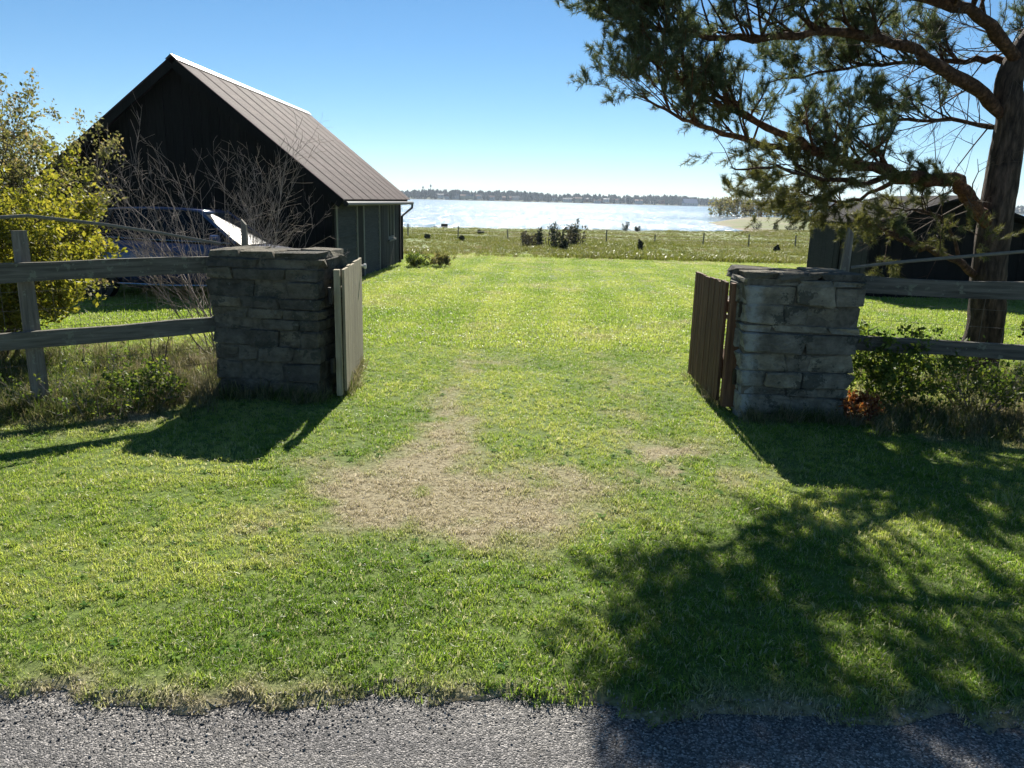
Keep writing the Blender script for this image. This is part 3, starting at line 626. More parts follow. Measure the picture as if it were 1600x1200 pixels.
# ------------------------------------------------------------------ small dark shed on the other side
sx0, sx1, sy0, sy1 = SHED; sxm = 8.95; sZE, sZR = 1.3, 1.84
shed = thing('shed', 'low black shed behind the pine with a shallow gable', 'shed', (sx0, sy0, g(sx0, sy0)-.1)); so = np.array(shed.location)
def sp_(x, y, z): return (x-so[0], y-so[1], z-so[2])
def sroof(x): return sZR-(sxm-x)*(sZR-sZE)/(sxm-sx0) if x < sxm else sZR-(x-sxm)*(sZR-sZE)/(sxm-sx0)
x = sx0; k = 0
while x < sx1-.01:
    wd = min(r_.uniform(.2, .26), sx1-x); xa, xb = x+.004, x+wd-.004; dy = r_.uniform(0, .012); m = MB()
    q = [(xa, sy0-.012-dy, -.5), (xb, sy0-.012-dy, -.5), (xb, sy0+.03, -.5), (xa, sy0+.03, -.5), (xa, sy0-.012-dy, sroof(xa)-.03), (xb, sy0-.012-dy, sroof(xb)-.03), (xb, sy0+.03, sroof(xb)-.03), (xa, sy0+.03, sroof(xa)-.03)]
    m.add([sp_(*p) for p in q], [(0, 3, 2, 1), (4, 5, 6, 7), (0, 1, 5, 4), (1, 2, 6, 5), (2, 3, 7, 6), (3, 0, 4, 7)]); m.build('gable_board', M['tarred'], shed); x += wd
y = sy0+.035
while y < sy1-.01:
    wd = min(r_.uniform(.2, .26), sy1-y); MB().box(sp_(sx0-r_.uniform(0, .012), y+.004, -.5), sp_(sx0+.08, y+wd-.004, sZE-.03)).build('side_board', M['tarred_h'], shed); y += wd
m = MB(); m.box(sp_(sx1-.08, sy0+.035, -.5), sp_(sx1, sy1, sroof(sx1)-.05)); m.box(sp_(sx0+.08, sy1-.06, -.5), sp_(sx1-.08, sy1, sZE-.05)); m.build('wall', M['tarred'], shed)
for sd, xe in ((-1, sx0-.18), (1, sx1+.2)):
    n = 4
    for i in range(n):
        ya, yb = sy0-.35+(sy1-sy0+.6)*i/n, sy0-.35+(sy1-sy0+.6)*(i+1)/n
        m = MB(); z1 = sZR-abs(xe-sxm)*(sZR-sZE)/(sxm-sx0); h_ = .05
        m.add([sp_(sxm, ya, sZR+.02), sp_(sxm, yb-.006, sZR+.02), sp_(xe, yb-.006, z1+.02), sp_(xe, ya, z1+.02), sp_(sxm, ya, sZR+.02+h_), sp_(sxm, yb-.006, sZR+.02+h_), sp_(xe, yb-.006, z1+.02+h_), sp_(xe, ya, z1+.02+h_)],
              [(3, 2, 1, 0), (4, 5, 6, 7), (0, 1, 5, 4), (1, 2, 6, 5), (2, 3, 7, 6), (3, 0, 4, 7)]); m.build('roof_sheet', M['shed_roof'], shed)
MB().box(sp_(sx0-.03, sy0+1.4, -.4), sp_(sx0-.014, sy0+1.5, sZE-.05)).build('door_trim', M['tarred'], shed)
lean = MB(); lean.add([sp_(*p) for p in ((sx1+.02, sy0-.2, -.5), (sx1+3.2, sy0-.2, -.5), (sx1+3.2, sy0+1.4, -.5), (sx1+.02, sy0+1.4, -.5), (sx1+.02, sy0-.2, .72), (sx1+3.2, sy0-.2, .62), (sx1+3.2, sy0+1.4, .5), (sx1+.02, sy0+1.4, .6))], [(3, 2, 1, 0), (4, 5, 6, 7), (0, 1, 5, 4), (1, 2, 6, 5), (2, 3, 7, 6), (3, 0, 4, 7)])
lean.build('low_annex', M['tarred'], shed)

# ------------------------------------------------------------------ parked car in the barn's shade
def car(label, loc, rz):
    t = thing('parked_car', label, 'car', loc, rz)
    paint, n, l, b = nt('dark_blue_paint'); b.inputs['Base Color'].default_value = (.012, .03, .10, 1); b.inputs['Roughness'].default_value = .28; b.inputs['Coat Weight'].default_value = 1; b.inputs['Coat Roughness'].default_value = .04
    l.new(ramp(n, l, noise(n, l, coord(n, l), 300, 2), [(.3, (.012, .034, .12)), (.7, (.016, .042, .15))]), b.inputs['Base Color'])
    tyre = plain('tyre_rubber', (.02, .02, .02), .85); rim = plain('wheel_alloy', (.4, .4, .42), .35, .8); trim = plain('car_black_trim', (.015, .015, .016), .5); chrome = plain('chrome_strip', (.65, .66, .68), .15, 1)
    lamp = plain('headlamp_glass', (.6, .62, .65), .1); red = plain('tail_lamp_red', (.3, .02, .02), .2)
    # lower body: sections along x, each (x, half width, sill z, shoulder z, deck z, deck half width)
    S = [(-2.05, .60, .42, .66, .72, .50), (-2.0, .76, .30, .86, .95, .62), (-1.8, .84, .24, .92, 1.02, .70), (-1.2, .88, .20, .93, .985, .74), (-.4, .89, .19, .90, .955, .76), (.5, .89, .19, .87, .93, .75), (1.05, .88, .2, .84, .92, .70), (1.5, .86, .22, .78, .84, .62), (1.85, .80, .26, .68, .74, .52), (2.05, .66, .34, .56, .60, .40)]
    v = []; f = []
    for (x, w, z0, z1, z2, w2) in S:
        zm = (z0+z1)/2; ring = [(-w*.90, z0), (-w, zm-.05), (-w*.985, zm+.12), (-w*.94, z1), (-w2, z2), (0, z2+.025), (w2, z2), (w*.94, z1), (w*.985, zm+.12), (w, zm-.05), (w*.90, z0), (0, z0-.01)]
        v += [(x, y, z) for y, z in ring]
    k = 12
    for i in range(len(S)-1):
        for j in range(k): f.append((i*k+j, i*k+(j+1) % k, (i+1)*k+(j+1) % k, (i+1)*k+j))
    f += [tuple(range(k))[::-1], tuple((len(S)-1)*k+j for j in range(k))]
    o = MB().add(v, f).build('body', paint, t, True); sb = o.modifiers.new('s', 'SUBSURF'); sb.levels = sb.render_levels = 1
    # glasshouse and roof
    base = [(-1.75, .68, .99), (-1.15, .735, .985), (.35, .735, .94), (1.05, .69, .90)]; top = [(-1.35, .54, 1.36), (-.95, .575, 1.42), (.1, .575, 1.43), (.42, .53, 1.385)]
    v = []; 
    for (x, w, z) in base: v += [(x, -w, z-.03), (x, w, z-.03)]
    for (x, w, z) in top: v += [(x, -w, z), (x, w, z)]
    f = []
    for i in range(3): f += [(2*i, 2*i+2, 8+2*i+2, 8+2*i), (2*i+1, 8+2*i+1, 8+2*i+3, 2*i+3), (8+2*i, 8+2*i+2, 8+2*i+3, 8+2*i+1)]
    f += [(0, 8, 9, 1), (6, 7, 15, 14)]
    MB().add(v, f).build('window_glass', plain('car_window_glass', (.006, .007, .009), .15, 0, spec=.25), t)
    v = []; f = []
    for i in range(5):                                             # bowed windscreen, proud of the glasshouse
        for j in range(11):
            s_ = i/4; yy = (-1+.2*j)*(.69-.15*s_); v.append((1.20-.80*s_-.42*yy*yy+.06*(1-s_), yy, .91+.50*s_))
    for i in range(4):
        for j in range(10): k = i*11+j; f.append((k, k+1, k+12, k+11))
    MB().add(v, f).build('windscreen', plain('windscreen_glass', (.03, .035, .04), .34, 0, spec=.02), t, True)
    v = []
    for (x, w, z) in [(-1.42, .52, 1.355), (-1.3, .555, 1.40), (-.95, .59, 1.435), (-.4, .60, 1.452), (.1, .59, 1.444), (.34, .56, 1.42), (.45, .53, 1.39)]: v += [(x, -w, z), (x, -w*.6, z+.018), (x, 0, z+.026), (x, w*.6, z+.018), (x, w, z), (x, w*.9, z-.03), (x, -w*.9, z-.03)]
    f = []
    for i in range(6):
        for j in range(7): f.append((7*i+j, 7*i+7+j, 7*i+7+(j+1) % 7, 7*i+(j+1) % 7))
    f += [tuple(range(7)), tuple(range(48, 41, -1))]
    MB().add(v, f).build('roof', paint, t, True)
    for s in (-1, 1):
        for (p, q) in (((.98, .70, .93), (.40, .545, 1.40)), ((-.25, .748, .95), (-.3, .60, 1.42)), ((-1.15, .748, .99), (-1.0, .59, 1.41)), ((-1.74, .69, 1.0), (-1.36, .55, 1.37))):
            MB().bar((p[0], s*p[1], p[2]), (q[0], s*q[1], q[2]), .05, .035, (0, s, .3)).build('window_pillar', paint if p[0] > 0 or p[0] < -1.5 else trim, t)
        MB().tube([(-1.6, s*.725, 1.005), (-.4, s*.775, .965), (.9, s*.72, .93)], .010, 5).build('chrome_strip', chrome, t)
        MB().tube([(-1.1, s*.86, .27), (0, s*.875, .25), (1.0, s*.86, .27)], .022, 6).build('sill_strip', chrome, t)
        mi = MB(); mi.disc((.72, s*.88, .985), (1, 0, 0), .085, .12, 10); mi.build('mirror', paint, t)
        for xw in (-1.28, 1.28):
            a = MB(); a.disc((xw, s*.80, .33), (0, 1, 0), .37, .20, 24); a.build('wheel_arch', trim, t)
            w = MB(); pr = [(.20, -.10), (.29, -.105), (.318, -.08), (.325, 0), (.318, .08), (.29, .105), (.20, .10)]
            vv = []; ff = []
            for i in range(28):
                th = 2*math.pi*i/28
                for (r, y) in pr: vv.append((xw+r*math.cos(th), s*.80+y, .325+r*math.sin(th)))
            for i in range(28):
                for j in range(7): ff.append((7*i+j, 7*i+(j+1) % 7, 7*((i+1) % 28)+(j+1) % 7, 7*((i+1) % 28)+j))
            wo = w.add(vv, ff).build('wheel', tyre, t, True)
            rm = MB(); rm.disc((xw, s*.875, .325), (0, 1, 0), .06, .03, 12)
            for i in range(5):
                th = 2*math.pi*i/5+.3; rm.bar((xw+.04*math.cos(th), s*.872, .325+.04*math.sin(th)), (xw+.2*math.cos(th), s*.876, .325+.2*math.sin(th)), .02, .05, (0, 1, 0))
            rm.tube([(xw+.195*math.cos(2*math.pi*i/20), s*.874, .325+.195*math.sin(2*math.pi*i/20)) for i in range(21)], .016, 6); rm.build('rim', rim, wo)
        h = MB(); h.box((1.80, s*.52-.14, .58), (1.99, s*.52+.14, .69)); h.build('headlight', lamp, t)
        h = MB(); h.box((-2.035, s*.62-.1, .70), (-1.93, s*.62+.12, .90)); h.build('tail_light', red, t)
        for xd in (.86, -.27, -1.12): MB().bar((xd, s*.893, .28), (xd+.0, s*.85, .92), .006, .008, (0, s, 0)).build('door_seam', trim, t)
        for xd in (-.1, -.97): MB().tube([(xd, s*.885, .79), (xd+.09, s*.90, .795), (xd+.18, s*.885, .79)], .014, 6).build('door_handle', paint, t)
    MB().box((2.0, -.5, .36), (2.055, .5, .47)).build('grille', trim, t); MB().box((-2.085, -.26, .50), (-2.06, .26, .61)).build('number_plate', M['white'], t)
    return t
car('dark blue car parked in the shade before the barn gable', (-5.45, 13.15, g(-5.45, 13.15)), 0)

# ------------------------------------------------------------------ plants: tubes for wood, small faces for leaves
def leaves(C, size, m, name, parent, seed, elong=1.7, up=.3):
    r = np.random.default_rng(seed); C = np.asarray(C); n = len(C)
    a = r.normal(size=(n, 3)); a[:, 2] += up; a /= np.linalg.norm(a, axis=1)[:, None]
    b = np.cross(a, r.normal(size=(n, 3))); b /= np.linalg.norm(b, axis=1)[:, None]; nn = np.cross(a, b)
    s = (size*r.uniform(.6, 1.35, n))[:, None]
    V = np.stack([C, C+a*s*.5+b*s/elong/2+nn*s*.08, C+a*s, C+a*s*.5-b*s/elong/2+nn*s*.08], 1).reshape(-1, 3)
    i = np.arange(n)*4; F = np.concatenate([np.stack([i, i+1, i+2], 1), np.stack([i, i+2, i+3], 1)])
    return link(name, raw_mesh(name, V, F, m), parent)
def grow(out, tips, p, d, L, r, lvl, cfg, R):
    n = cfg['seg'][lvl]; pts = [p]; rs = [r]; d = d/np.linalg.norm(d)
    for i in range(n):
        d = d+R.normal(0, cfg['wander'][lvl], 3)+np.array([0, 0, cfg['up'][lvl]]); d /= np.linalg.norm(d)
        p = p+d*L/n; pts.append(p); rs.append(max(r*(1-(i+1)/n*cfg.get('taper', .75)), .0011))
    out.append((pts, rs, lvl))
    if lvl == len(cfg['seg'])-1:
        for q in (pts[1:] if n > 1 else pts[-1:]): tips.append((q, d))
        return
    k = cfg['kids'][lvl]; k = int(R.integers(max(1, int(k*.7)), int(k*1.3)+1))
    for j in range(k):
        s = R.uniform(cfg['from'][lvl], 1.0)*n; i = min(int(s), n-1); f = s-i; q = pts[i]*(1-f)+pts[i+1]*f
        t = pts[i+1]-pts[i]; t /= np.linalg.norm(t); u = np.cross(t, R.normal(size=3)); u /= np.linalg.norm(u); an = rad(cfg['angle'][lvl])*R.uniform(.6, 1.25)
        grow(out, tips, q, t*math.cos(an)+u*math.sin(an), L*cfg['len'][lvl]*R.uniform(.55, 1.15)*(1-.35*(s/n)), max(rs[i]*.62, .0012), lvl+1, cfg, R)
def tubes(lst, kfun=lambda l: 5):
    m = MB()
    for pts, rs, lvl in lst: m.tube(pts, rs, kfun(lvl), False)
    return m

# --- the pine
pine = thing('pine_tree', 'big gnarled pine with orange limbs reaching over the gateway', 'tree', (4.6, 7.55, g(4.6, 7.55))); po = np.array(pine.location)
R = np.random.default_rng(12)
def L3(lst): return [at(*q) for q in lst]
def dens(pts, rs, n=4, jit=.0):
    P = np.array(pts); t = np.linspace(0, len(P)-1, (len(P)-1)*n+1); Q = np.concatenate([[2*P[0]-P[1]], P, [2*P[-1]-P[-2]]])
    def cr(x):
        i = min(int(x), len(P)-2); f = x-i; a, b, c, d = Q[i:i+4]; return .5*(2*b+(c-a)*f+(2*a-5*b+4*c-d)*f*f+(3*b-a-3*c+d)*f**3)
    return [cr(x)+R.normal(0, jit, 3) for x in t], list(np.interp(t, range(len(P)), rs))
trunk_pts = [np.array([4.6, 7.55, -.25]), np.array([4.62, 7.55, .05]), np.array([4.66, 7.55, .5]), at(1545, 420, 7.5), at(1562, 300, 7.5), at(1580, 190, 7.5), at(1592, 90, 7.5), np.array([5.35, 7.5, 4.3]), np.array([5.3, 7.6, 5.4]), np.array([5.5, 7.7, 6.6]), np.array([5.4, 7.9, 7.6])]
tp, tr = dens(trunk_pts, [.26, .19, .155, .143, .136, .122, .10, .09, .075, .05, .02], 10, 0)
m = MB(); m.tube([p-po for p in tp], tr, 30, False)
v = np.array(m.v).reshape(len(tp), 30, 3); ctr = (np.array(tp)-po)[:, None, :]; th_ = np.arange(30)[None, :]*np.ones((len(tp), 1)); zz_ = np.arange(len(tp))[:, None]*np.ones((1, 30))
rid = 1-2*np.abs(fbm(th_*.55, zz_*.16, 60, 3)-.46); m.v = [tuple(p) for p in (ctr+(v-ctr)*(.9+.17*rid+.06*fbm(th_*.9, zz_*.5, 61))[..., None]).reshape(-1, 3)]
m.build('trunk', M['bark'], pine, True)
limbs = [  # polyline in picture columns/rows with forward distance, radii, needles kind
    ([(1540, 350, 7.45), (1515, 315, 7.35), (1495, 284, 7.25), (1450, 279, 7.15), (1400, 272, 7.1), (1330, 255, 7.0), (1262, 232, 6.9)], [.085, .08, .08, .066, .062, .055, .05]),
    ([(1262, 232, 6.9), (1200, 198, 6.8), (1130, 165, 6.75), (1065, 128, 6.7), (1015, 92, 6.65)], [.042, .036, .03, .022, .010]),
    ([(1262, 232, 6.9), (1190, 224, 6.85), (1110, 205, 6.75), (1050, 178, 6.6), (1005, 150, 6.5)], [.034, .028, .022, .016, .008]),
    ([(1400, 274, 7.1), (1340, 285, 6.95), (1270, 274, 6.8), (1200, 262, 6.7), (1140, 262, 6.6)], [.03, .025, .018, .014, .006]),
    ([(1572, 185, 7.5), (1520, 135, 7.35), (1460, 98, 7.2), (1395, 64, 7.1), (1300, 52, 6.95), (1180, 62, 6.85), (1080, 52, 6.75), (990, 38, 6.65), (935, 12, 6.6)], [.075, .068, .06, .053, .042, .034, .026, .018, .008]),
    ([(1590, 100, 7.5), (1545, 40, 7.2), (1470, 0, 7.0), (1360, -25, 6.9), (1240, -35, 6.8), (1130, -30, 6.7), (1050, -20, 6.6)], [.07, .062, .055, .046, .036, .024, .008]),
    ([(1590, 95, 7.5), (1540, 92, 7.7), (1480, 95, 7.9), (1400, 100, 8.1), (1300, 110, 8.2), (1200, 130, 8.3)], [.04, .034, .028, .022, .016, .007]),
    ([(1575, 200, 7.5), (1530, 195, 7.7), (1470, 185, 7.9), (1400, 190, 8.0), (1320, 200, 8.1)], [.03, .026, .02, .016, .006]),
    ([(1495, 284, 7.25), (1440, 286, 7.3), (1380, 290, 7.35), (1330, 312, 7.3), (1285, 312, 7.2), (1250, 298, 7.1)], [.035, .03, .024, .018, .013, .007]),
    ([(1525, 425, 7.45), (1490, 408, 7.35), (1440, 385, 7.25), (1405, 372, 7.2), (1366, 352, 7.15)], [.04, .038, .036, .034, .03]),
    ([(1500, 410, 7.35), (1480, 350, 7.3), (1440, 330, 7.25), (1390, 325, 7.2)], [.022, .018, .014, .006]),
]
limbs3 = [(L3(a), b) for a, b in limbs]
limbs3 += [  # limbs above and outside the picture
    ([(5.35, 7.5, 4.4), (4.3, 7.2, 5.0), (3.2, 7.1, 5.2), (2.2, 7.0, 5.15), (1.4, 6.9, 5.0), (.9, 6.85, 5.0)], [.07, .06, .05, .036, .02, .008]),
    ([(5.3, 7.55, 5.1), (4.5, 7.9, 5.9), (3.4, 8.2, 6.2), (2.3, 8.3, 6.1)], [.05, .042, .028, .008]),
    ([(5.3, 7.5, 4.2), (5.8, 6.8, 4.7), (6.1, 5.9, 4.9), (6.3, 5.0, 4.8)], [.06, .05, .03, .01]),
    ([(5.2, 7.5, 3.2), (6.2, 7.4, 3.6), (7.3, 7.3, 3.7), (8.2, 7.2, 3.6)], [.06, .05, .034, .01]),
    ([(5.1, 7.5, 2.8), (5.5, 8.4, 3.3), (5.7, 9.4, 3.5), (5.8, 10.2, 3.4)], [.05, .042, .028, .01]),
    ([(5.4, 7.6, 5.8), (6.2, 7.6, 6.4), (7.2, 7.6, 6.5)], [.05, .036, .01]),
    ([(5.4, 7.7, 6.4), (4.8, 7.4, 7.0), (4.0, 7.2, 7.2)], [.04, .028, .008]),
    ([(5.3, 7.5, 4.6), (4.6, 6.8, 5.1), (3.9, 6.3, 5.3), (3.1, 6.0, 5.2)], [.05, .04, .026, .008]),
]
cfg = dict(seg=[4, 3, 2], wander=[.16, .2, .2], up=[.05, .07, .08], kids=[6, 4], angle=[46, 44], len=[.55, .5], taper=.75)
cfg['from'] = [.2, .15]
tips_all = []
spec_n = {0: 14, 1: 34, 2: 26, 3: 10, 4: 70, 5: 90, 6: 46, 7: 20, 8: 30, 9: 3, 10: 17, 11: 13, 12: 8, 13: 5, 14: 7, 15: 8, 16: 4, 17: 5, 18: 5}
for li, (pts, rs) in enumerate(limbs3):
    pts = [np.asarray(p, float) for p in pts]; pp, rr = dens(pts, [q*.84 for q in rs], 4, .013); rr = [q*R.uniform(.86, 1.14) for q in rr]; out = [(pp, rr, -1)]; tips = []
    Lt = sum(np.linalg.norm(pts[i+1]-pts[i]) for i in range(len(pts)-1)); nk = spec_n.get(li, int(Lt*9))
    for j in range(nk):
        s = R.uniform(.62 if li == 0 else .55 if li == 8 else (.3 if li == 4 else .12 if li == 5 else .22), 1)**.8*(len(pp)-1); i = min(int(s), len(pp)-2); q = pp[i]+(pp[i+1]-pp[i])*(s-i)
        t = pp[i+1]-pp[i]; t /= np.linalg.norm(t); u = np.cross(t, R.normal(size=3)); u[2] = abs(u[2])*.9+.05 if li not in (3, 8, 10) else u[2]*.6; u[1] *= .8; u /= np.linalg.norm(u)
        an = rad(R.uniform(30, 68)); Lk = R.uniform(.35, .78)*(1.0 if li != 9 else .3)
        grow(out, tips, q, t*math.cos(an)+u*math.sin(an), Lk, max(min(rr[i]*.45, .016), .004), 0, cfg, R)
    tips.append((pp[-1], pp[-1]-pp[-2]))
    ob = tubes([([p-po for p in a], b, c) for a, b, c in out], lambda l: 10 if l < 0 else (5 if l == 0 else 3)).build('limb', M['bark_red'] if li < 3 or li == 8 else M['bark_limb'], pine, True)
    tips_all += [(p, d, li) for p, d in tips]
bare = []                                                          # dead twigs in the open inner crown
for li, lo_, hi_, n_ in ((0, .1, .8, 12), (4, .02, .45, 16), (5, .02, .35, 12), (6, .0, .6, 12), (7, .0, .7, 12)):
    pts = [np.asarray(p, float) for p in limbs3[li][0]]; pp, rr = dens(pts, limbs3[li][1], 3, 0)
    for j in range(n_):
        s = R.uniform(lo_, hi_)*(len(pp)-1); i = min(int(s), len(pp)-2); t = pp[i+1]-pp[i]; t /= np.linalg.norm(t); u = np.cross(t, R.normal(size=3)); u /= np.linalg.norm(u); an = rad(R.uniform(35, 80))
        grow(bare, [], pp[i], t*math.cos(an)+u*math.sin(an), R.uniform(.35, .95), R.uniform(.004, .009), 0, dict(cfg, kids=[4, 3], up=[-.01, .0, .0], wander=[.1, .14, .16]), R)
tubes([([p-po for p in a], b, c) for a, b, c in bare], lambda l: 4 if l == 0 else 3).build('dead_twigs', M['twig_brown'], pine, True)
def needles(T, n, ln, wd, m, name, parent, o, seed):
    r = np.random.default_rng(seed); P = np.array([t[0] for t in T]); D = np.array([t[1] for t in T]); D = D/np.linalg.norm(D, axis=1)[:, None]
    P = np.repeat(P, n, 0); D = np.repeat(D, n, 0); k = len(P)
    q = r.normal(size=(k, 3)); q -= D*np.sum(q*D, 1)[:, None]; q /= np.linalg.norm(q, axis=1)[:, None]
    th = r.uniform(.35, 1.15, k)[:, None]; a = D*np.cos(th)+q*np.sin(th); a[:, 2] += .12
    s = np.cross(a, r.normal(size=(k, 3))); s /= np.linalg.norm(s, axis=1)[:, None]
    b = P-D*r.uniform(0, .085, k)[:, None]-o; L = (ln*r.uniform(.7, 1.2, k))[:, None]
    V = np.stack([b-s*wd/2, b+s*wd/2, b+a*L], 1).reshape(-1, 3); F = np.arange(k*3).reshape(-1, 3)
    return link(name, raw_mesh(name, V, F, m), parent)
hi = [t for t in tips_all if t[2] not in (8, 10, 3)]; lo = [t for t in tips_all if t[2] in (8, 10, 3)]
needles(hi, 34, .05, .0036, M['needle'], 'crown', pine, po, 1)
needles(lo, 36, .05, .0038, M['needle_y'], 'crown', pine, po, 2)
print('pine tips', len(tips_all))

def shrub(name, label, cat, base, nst, H, spread, cfg, mt, leaf=None, seed=1, r0=.018, group=None, bend=(0, 0), jit=.12):
    R = np.random.default_rng(seed); z = g(*base); t = thing(name, label, cat, (base[0], base[1], z), 0, group); out = []; tips = []
    for i in range(nst):
        th = R.uniform(0, 6.28); sp = spread*math.sqrt(R.uniform()); d = np.array([math.cos(th)*sp+bend[0], math.sin(th)*sp+bend[1], 1.0])
        p = np.array([math.cos(th)*jit*R.uniform(), math.sin(th)*jit*R.uniform(), -.04]); grow(out, tips, p, d, H*R.uniform(.7, 1.1), r0*R.uniform(.6, 1.1), 0, cfg, R)
    tubes(out, lambda l: 5 if l == 0 else 3).build('stems', mt, t, True)
    if leaf:
        for (m_, n, size, zmin) in leaf:
            P = np.array([q for q, d in tips]); P = np.repeat(P, n, 0); P = P+R.normal(0, size*.6, P.shape); P = P[P[:, 2] > zmin]; leaves(P, size, m_, 'leaves', t, seed)
    print(name, 'tips', len(tips)); return t
c3 = lambda kids, ln, an, up=.03, w=.12: {'seg': [5, 3, 2], 'wander': [w*.7, w, w*1.3], 'up': [up, up, up], 'kids': kids, 'angle': an, 'len': ln, 'from': [.22, .15], 'taper': .8}
# leafless bush behind the dark pillar
shrub('bare_bush', 'leafless grey-brown bush with fine twigs behind the dark pillar', 'bush', (-2.95, 7.85), 28, 1.95, 1.0, c3([14, 7], [.42, .4], [38, 42], .04, .14), M['twig_grey'], None, 31, .008, jit=.3)
# tall pale shrub at the edge and the yellow-leaved bush in front of it
shrub('tall_shrub', 'tall shrub with pale opening leaves at the picture edge, taller than its neighbour', 'shrub', (-5.85, 8.9), 30, 2.5, .52, c3([13, 8], [.4, .4], [38, 42], .045), M['twig_brown'], [(M['leaf_pale'], 6, .044, .5)], 32, .022, jit=.25)
shrub('leafy_bush', 'bushy yellow-green shrub in young leaf behind the fence post', 'bush', (-5.05, 7.3), 28, 1.65, .7, c3([14, 8], [.42, .42], [48, 48], .015), M['twig_brown'], [(M['leaf_y'], 7, .05, .1)], 33, .014, jit=.35)
shrub('leafy_bush', 'low dense yellow-green shrub cut off by the picture edge', 'bush', (-5.9, 6.7), 18, 1.3, .9, c3([11, 6], [.45, .42], [48, 48], .01), M['twig_brown'], [(M['leaf_y'], 5, .055, .1)], 34, .013, jit=.35)
# along the right fence
weed = c3([6, 4], [.45, .45], [42, 45], .02)
shrub('green_shrub', 'small fresh green shrub under the lower rail beside the whitewashed pillar', 'shrub', (3.1, 6.2), 16, .6, .75, weed, M['twig_brown'], [(M['leaf_g'], 6, .042, .06)], 41, .006)
shrub('green_shrub', 'bright yellow-green shrub beside the pine trunk at the picture edge', 'shrub', (4.95, 6.6), 14, 1.0, .5, weed, M['twig_brown'], [(M['leaf_y'], 6, .05, .1)], 42, .008)
shrub('bramble_bush', 'twiggy half-leafless bush at the foot of the pine', 'bush', (3.75, 6.0), 30, .58, .9, weed, M['twig_grey'], [(M['leaf_g'], 2, .034, .1)], 43, .006)
shrub('bramble_bush', 'leafy green bush below the rail at the picture edge', 'bush', (4.4, 5.75), 26, .62, .85, weed, M['twig_brown'], [(M['leaf_g'], 5, .042, .05)], 44, .006)
shrub('rusty_plant', 'small plant with rust-red leaves at the corner of the whitewashed pillar', 'plant', (2.68, 5.78), 10, .22, .6, weed, M['twig_brown'], [(M['leaf_red'], 4, .035, .02)], 45, .004)
# left verge
shrub('sapling', 'spindly leafless sapling between the post and the dark pillar', 'sapling', (-2.95, 6.2), 3, .8, .22, c3([5, 3], [.35, .4], [32, 40], .04), M['twig_brown'], None, 51, .008)
shrub('dead_plant', 'tangled dead grey weeds in the verge beside the round fence post', 'plant', (-3.1, 5.55), 26, .38, 1.1, weed, M['twig_grey'], [(M['leaf_g'], 1, .028, .02)], 52, .004, jit=.5)
shrub('dead_plant', 'dark green weedy clump in front of the dark pillar', 'plant', (-2.8, 5.75), 18, .36, .8, weed, M['twig_brown'], [(M['leaf_g'], 2, .03, .02)], 53, .004, jit=.3)
# rough uncut grass under the fences
def strip(A, B, wdt, n, seed):
    r = np.random.default_rng(seed); s = r.uniform(0, 1, n); w = r.normal(0, wdt, n); A = np.array(A); B = np.array(B); d = (B-A)/np.linalg.norm(B-A); q = A+np.outer(s, B-A)+np.outer(w, [-d[1], d[0]])
    return np.stack([q[:, 0], q[:, 1], gz(q[:, 0], q[:, 1])], 1)
P = np.concatenate([strip((-2.5, 6.1), (-5.2, 4.4), .24, 2300, 1), strip((-2.6, 7.2), (-6.5, 6.6), .6, 1500, 2), strip((2.75, 6.0), (6.0, 5.2), .26, 1900, 3), strip((3.2, 7.2), (6, 7.2), .5, 500, 4),
                    strip((-2.42, 5.95), (-1.5, 5.93), .05, 130, 5), strip((1.75, 5.66), (2.62, 5.64), .05, 120, 6), strip((-1.36, 6.1), (-1.5, 7.4), .03, 60, 7), strip((1.7, 6.0), (1.7, 7.2), .03, 60, 8)])
d = np.clip(.08+1.1*(fbm(P[:, 0]*1.2, P[:, 1]*1.2, 71)-.35)+rng.normal(0, .15, len(P)), 0, 1); var = np.clip(rng.normal(.45, .2, len(P)), 0, 1)
scatter('rough_grass', 'rough uncut grass and dead stalks along the fence lines', P, rng.uniform(.25, .95, len(P)), d, var, [tuft('rough_tuft', 16, .2, .0055, .06, M['rough_g'], 60+i, .9) for i in range(5)], .3)

# flat weeds, fallen bits and loose grit
def rosette(name, nl, ln, wd, m, seed):
    r = np.random.default_rng(seed); V = []; F = []
    for i in range(nl):
        th = 6.283*i/nl+r.uniform(-.3, .3); d = np.array([math.cos(th), math.sin(th), 0]); s_ = np.array([-d[1], d[0], 0]); L = ln*r.uniform(.6, 1.2); n0 = len(V); up = r.uniform(.25, .6)
        for t_, w_, z_ in ((0.05, .2, .0), (.4, .8, up*.5), (.75, 1, up*.6), (1.0, .15, up*.45)): V += [d*L*t_-s_*wd*w_/2+np.array([0, 0, L*z_+.004]), d*L*t_+s_*wd*w_/2+np.array([0, 0, L*z_+.004])]
        for k in range(3): F.append((n0+2*k, n0+2*k+1, n0+2*k+3, n0+2*k+2))
    return bpy.data.objects.new(name, raw_mesh(name, np.array(V), np.array(F), m))
P = sample(-4.5, 4.5, 2.4, 8, 30); cl = fbm(P[:, 0]*1.3, P[:, 1]*1.3, 90); P = P[(cl > .44) & (dryness(P[:, 0], P[:, 1]) < .4)]; n_ = len(P)
scatter('lawn_weeds', 'flat broad-leaved weeds growing in the lawn', P, rng.uniform(.5, 1.2, n_), np.zeros(n_), rng.uniform(0, 1, n_), [rosette('weed_rosette', 6, .03, .013, M['weed'], 80+i) for i in range(3)], .1)
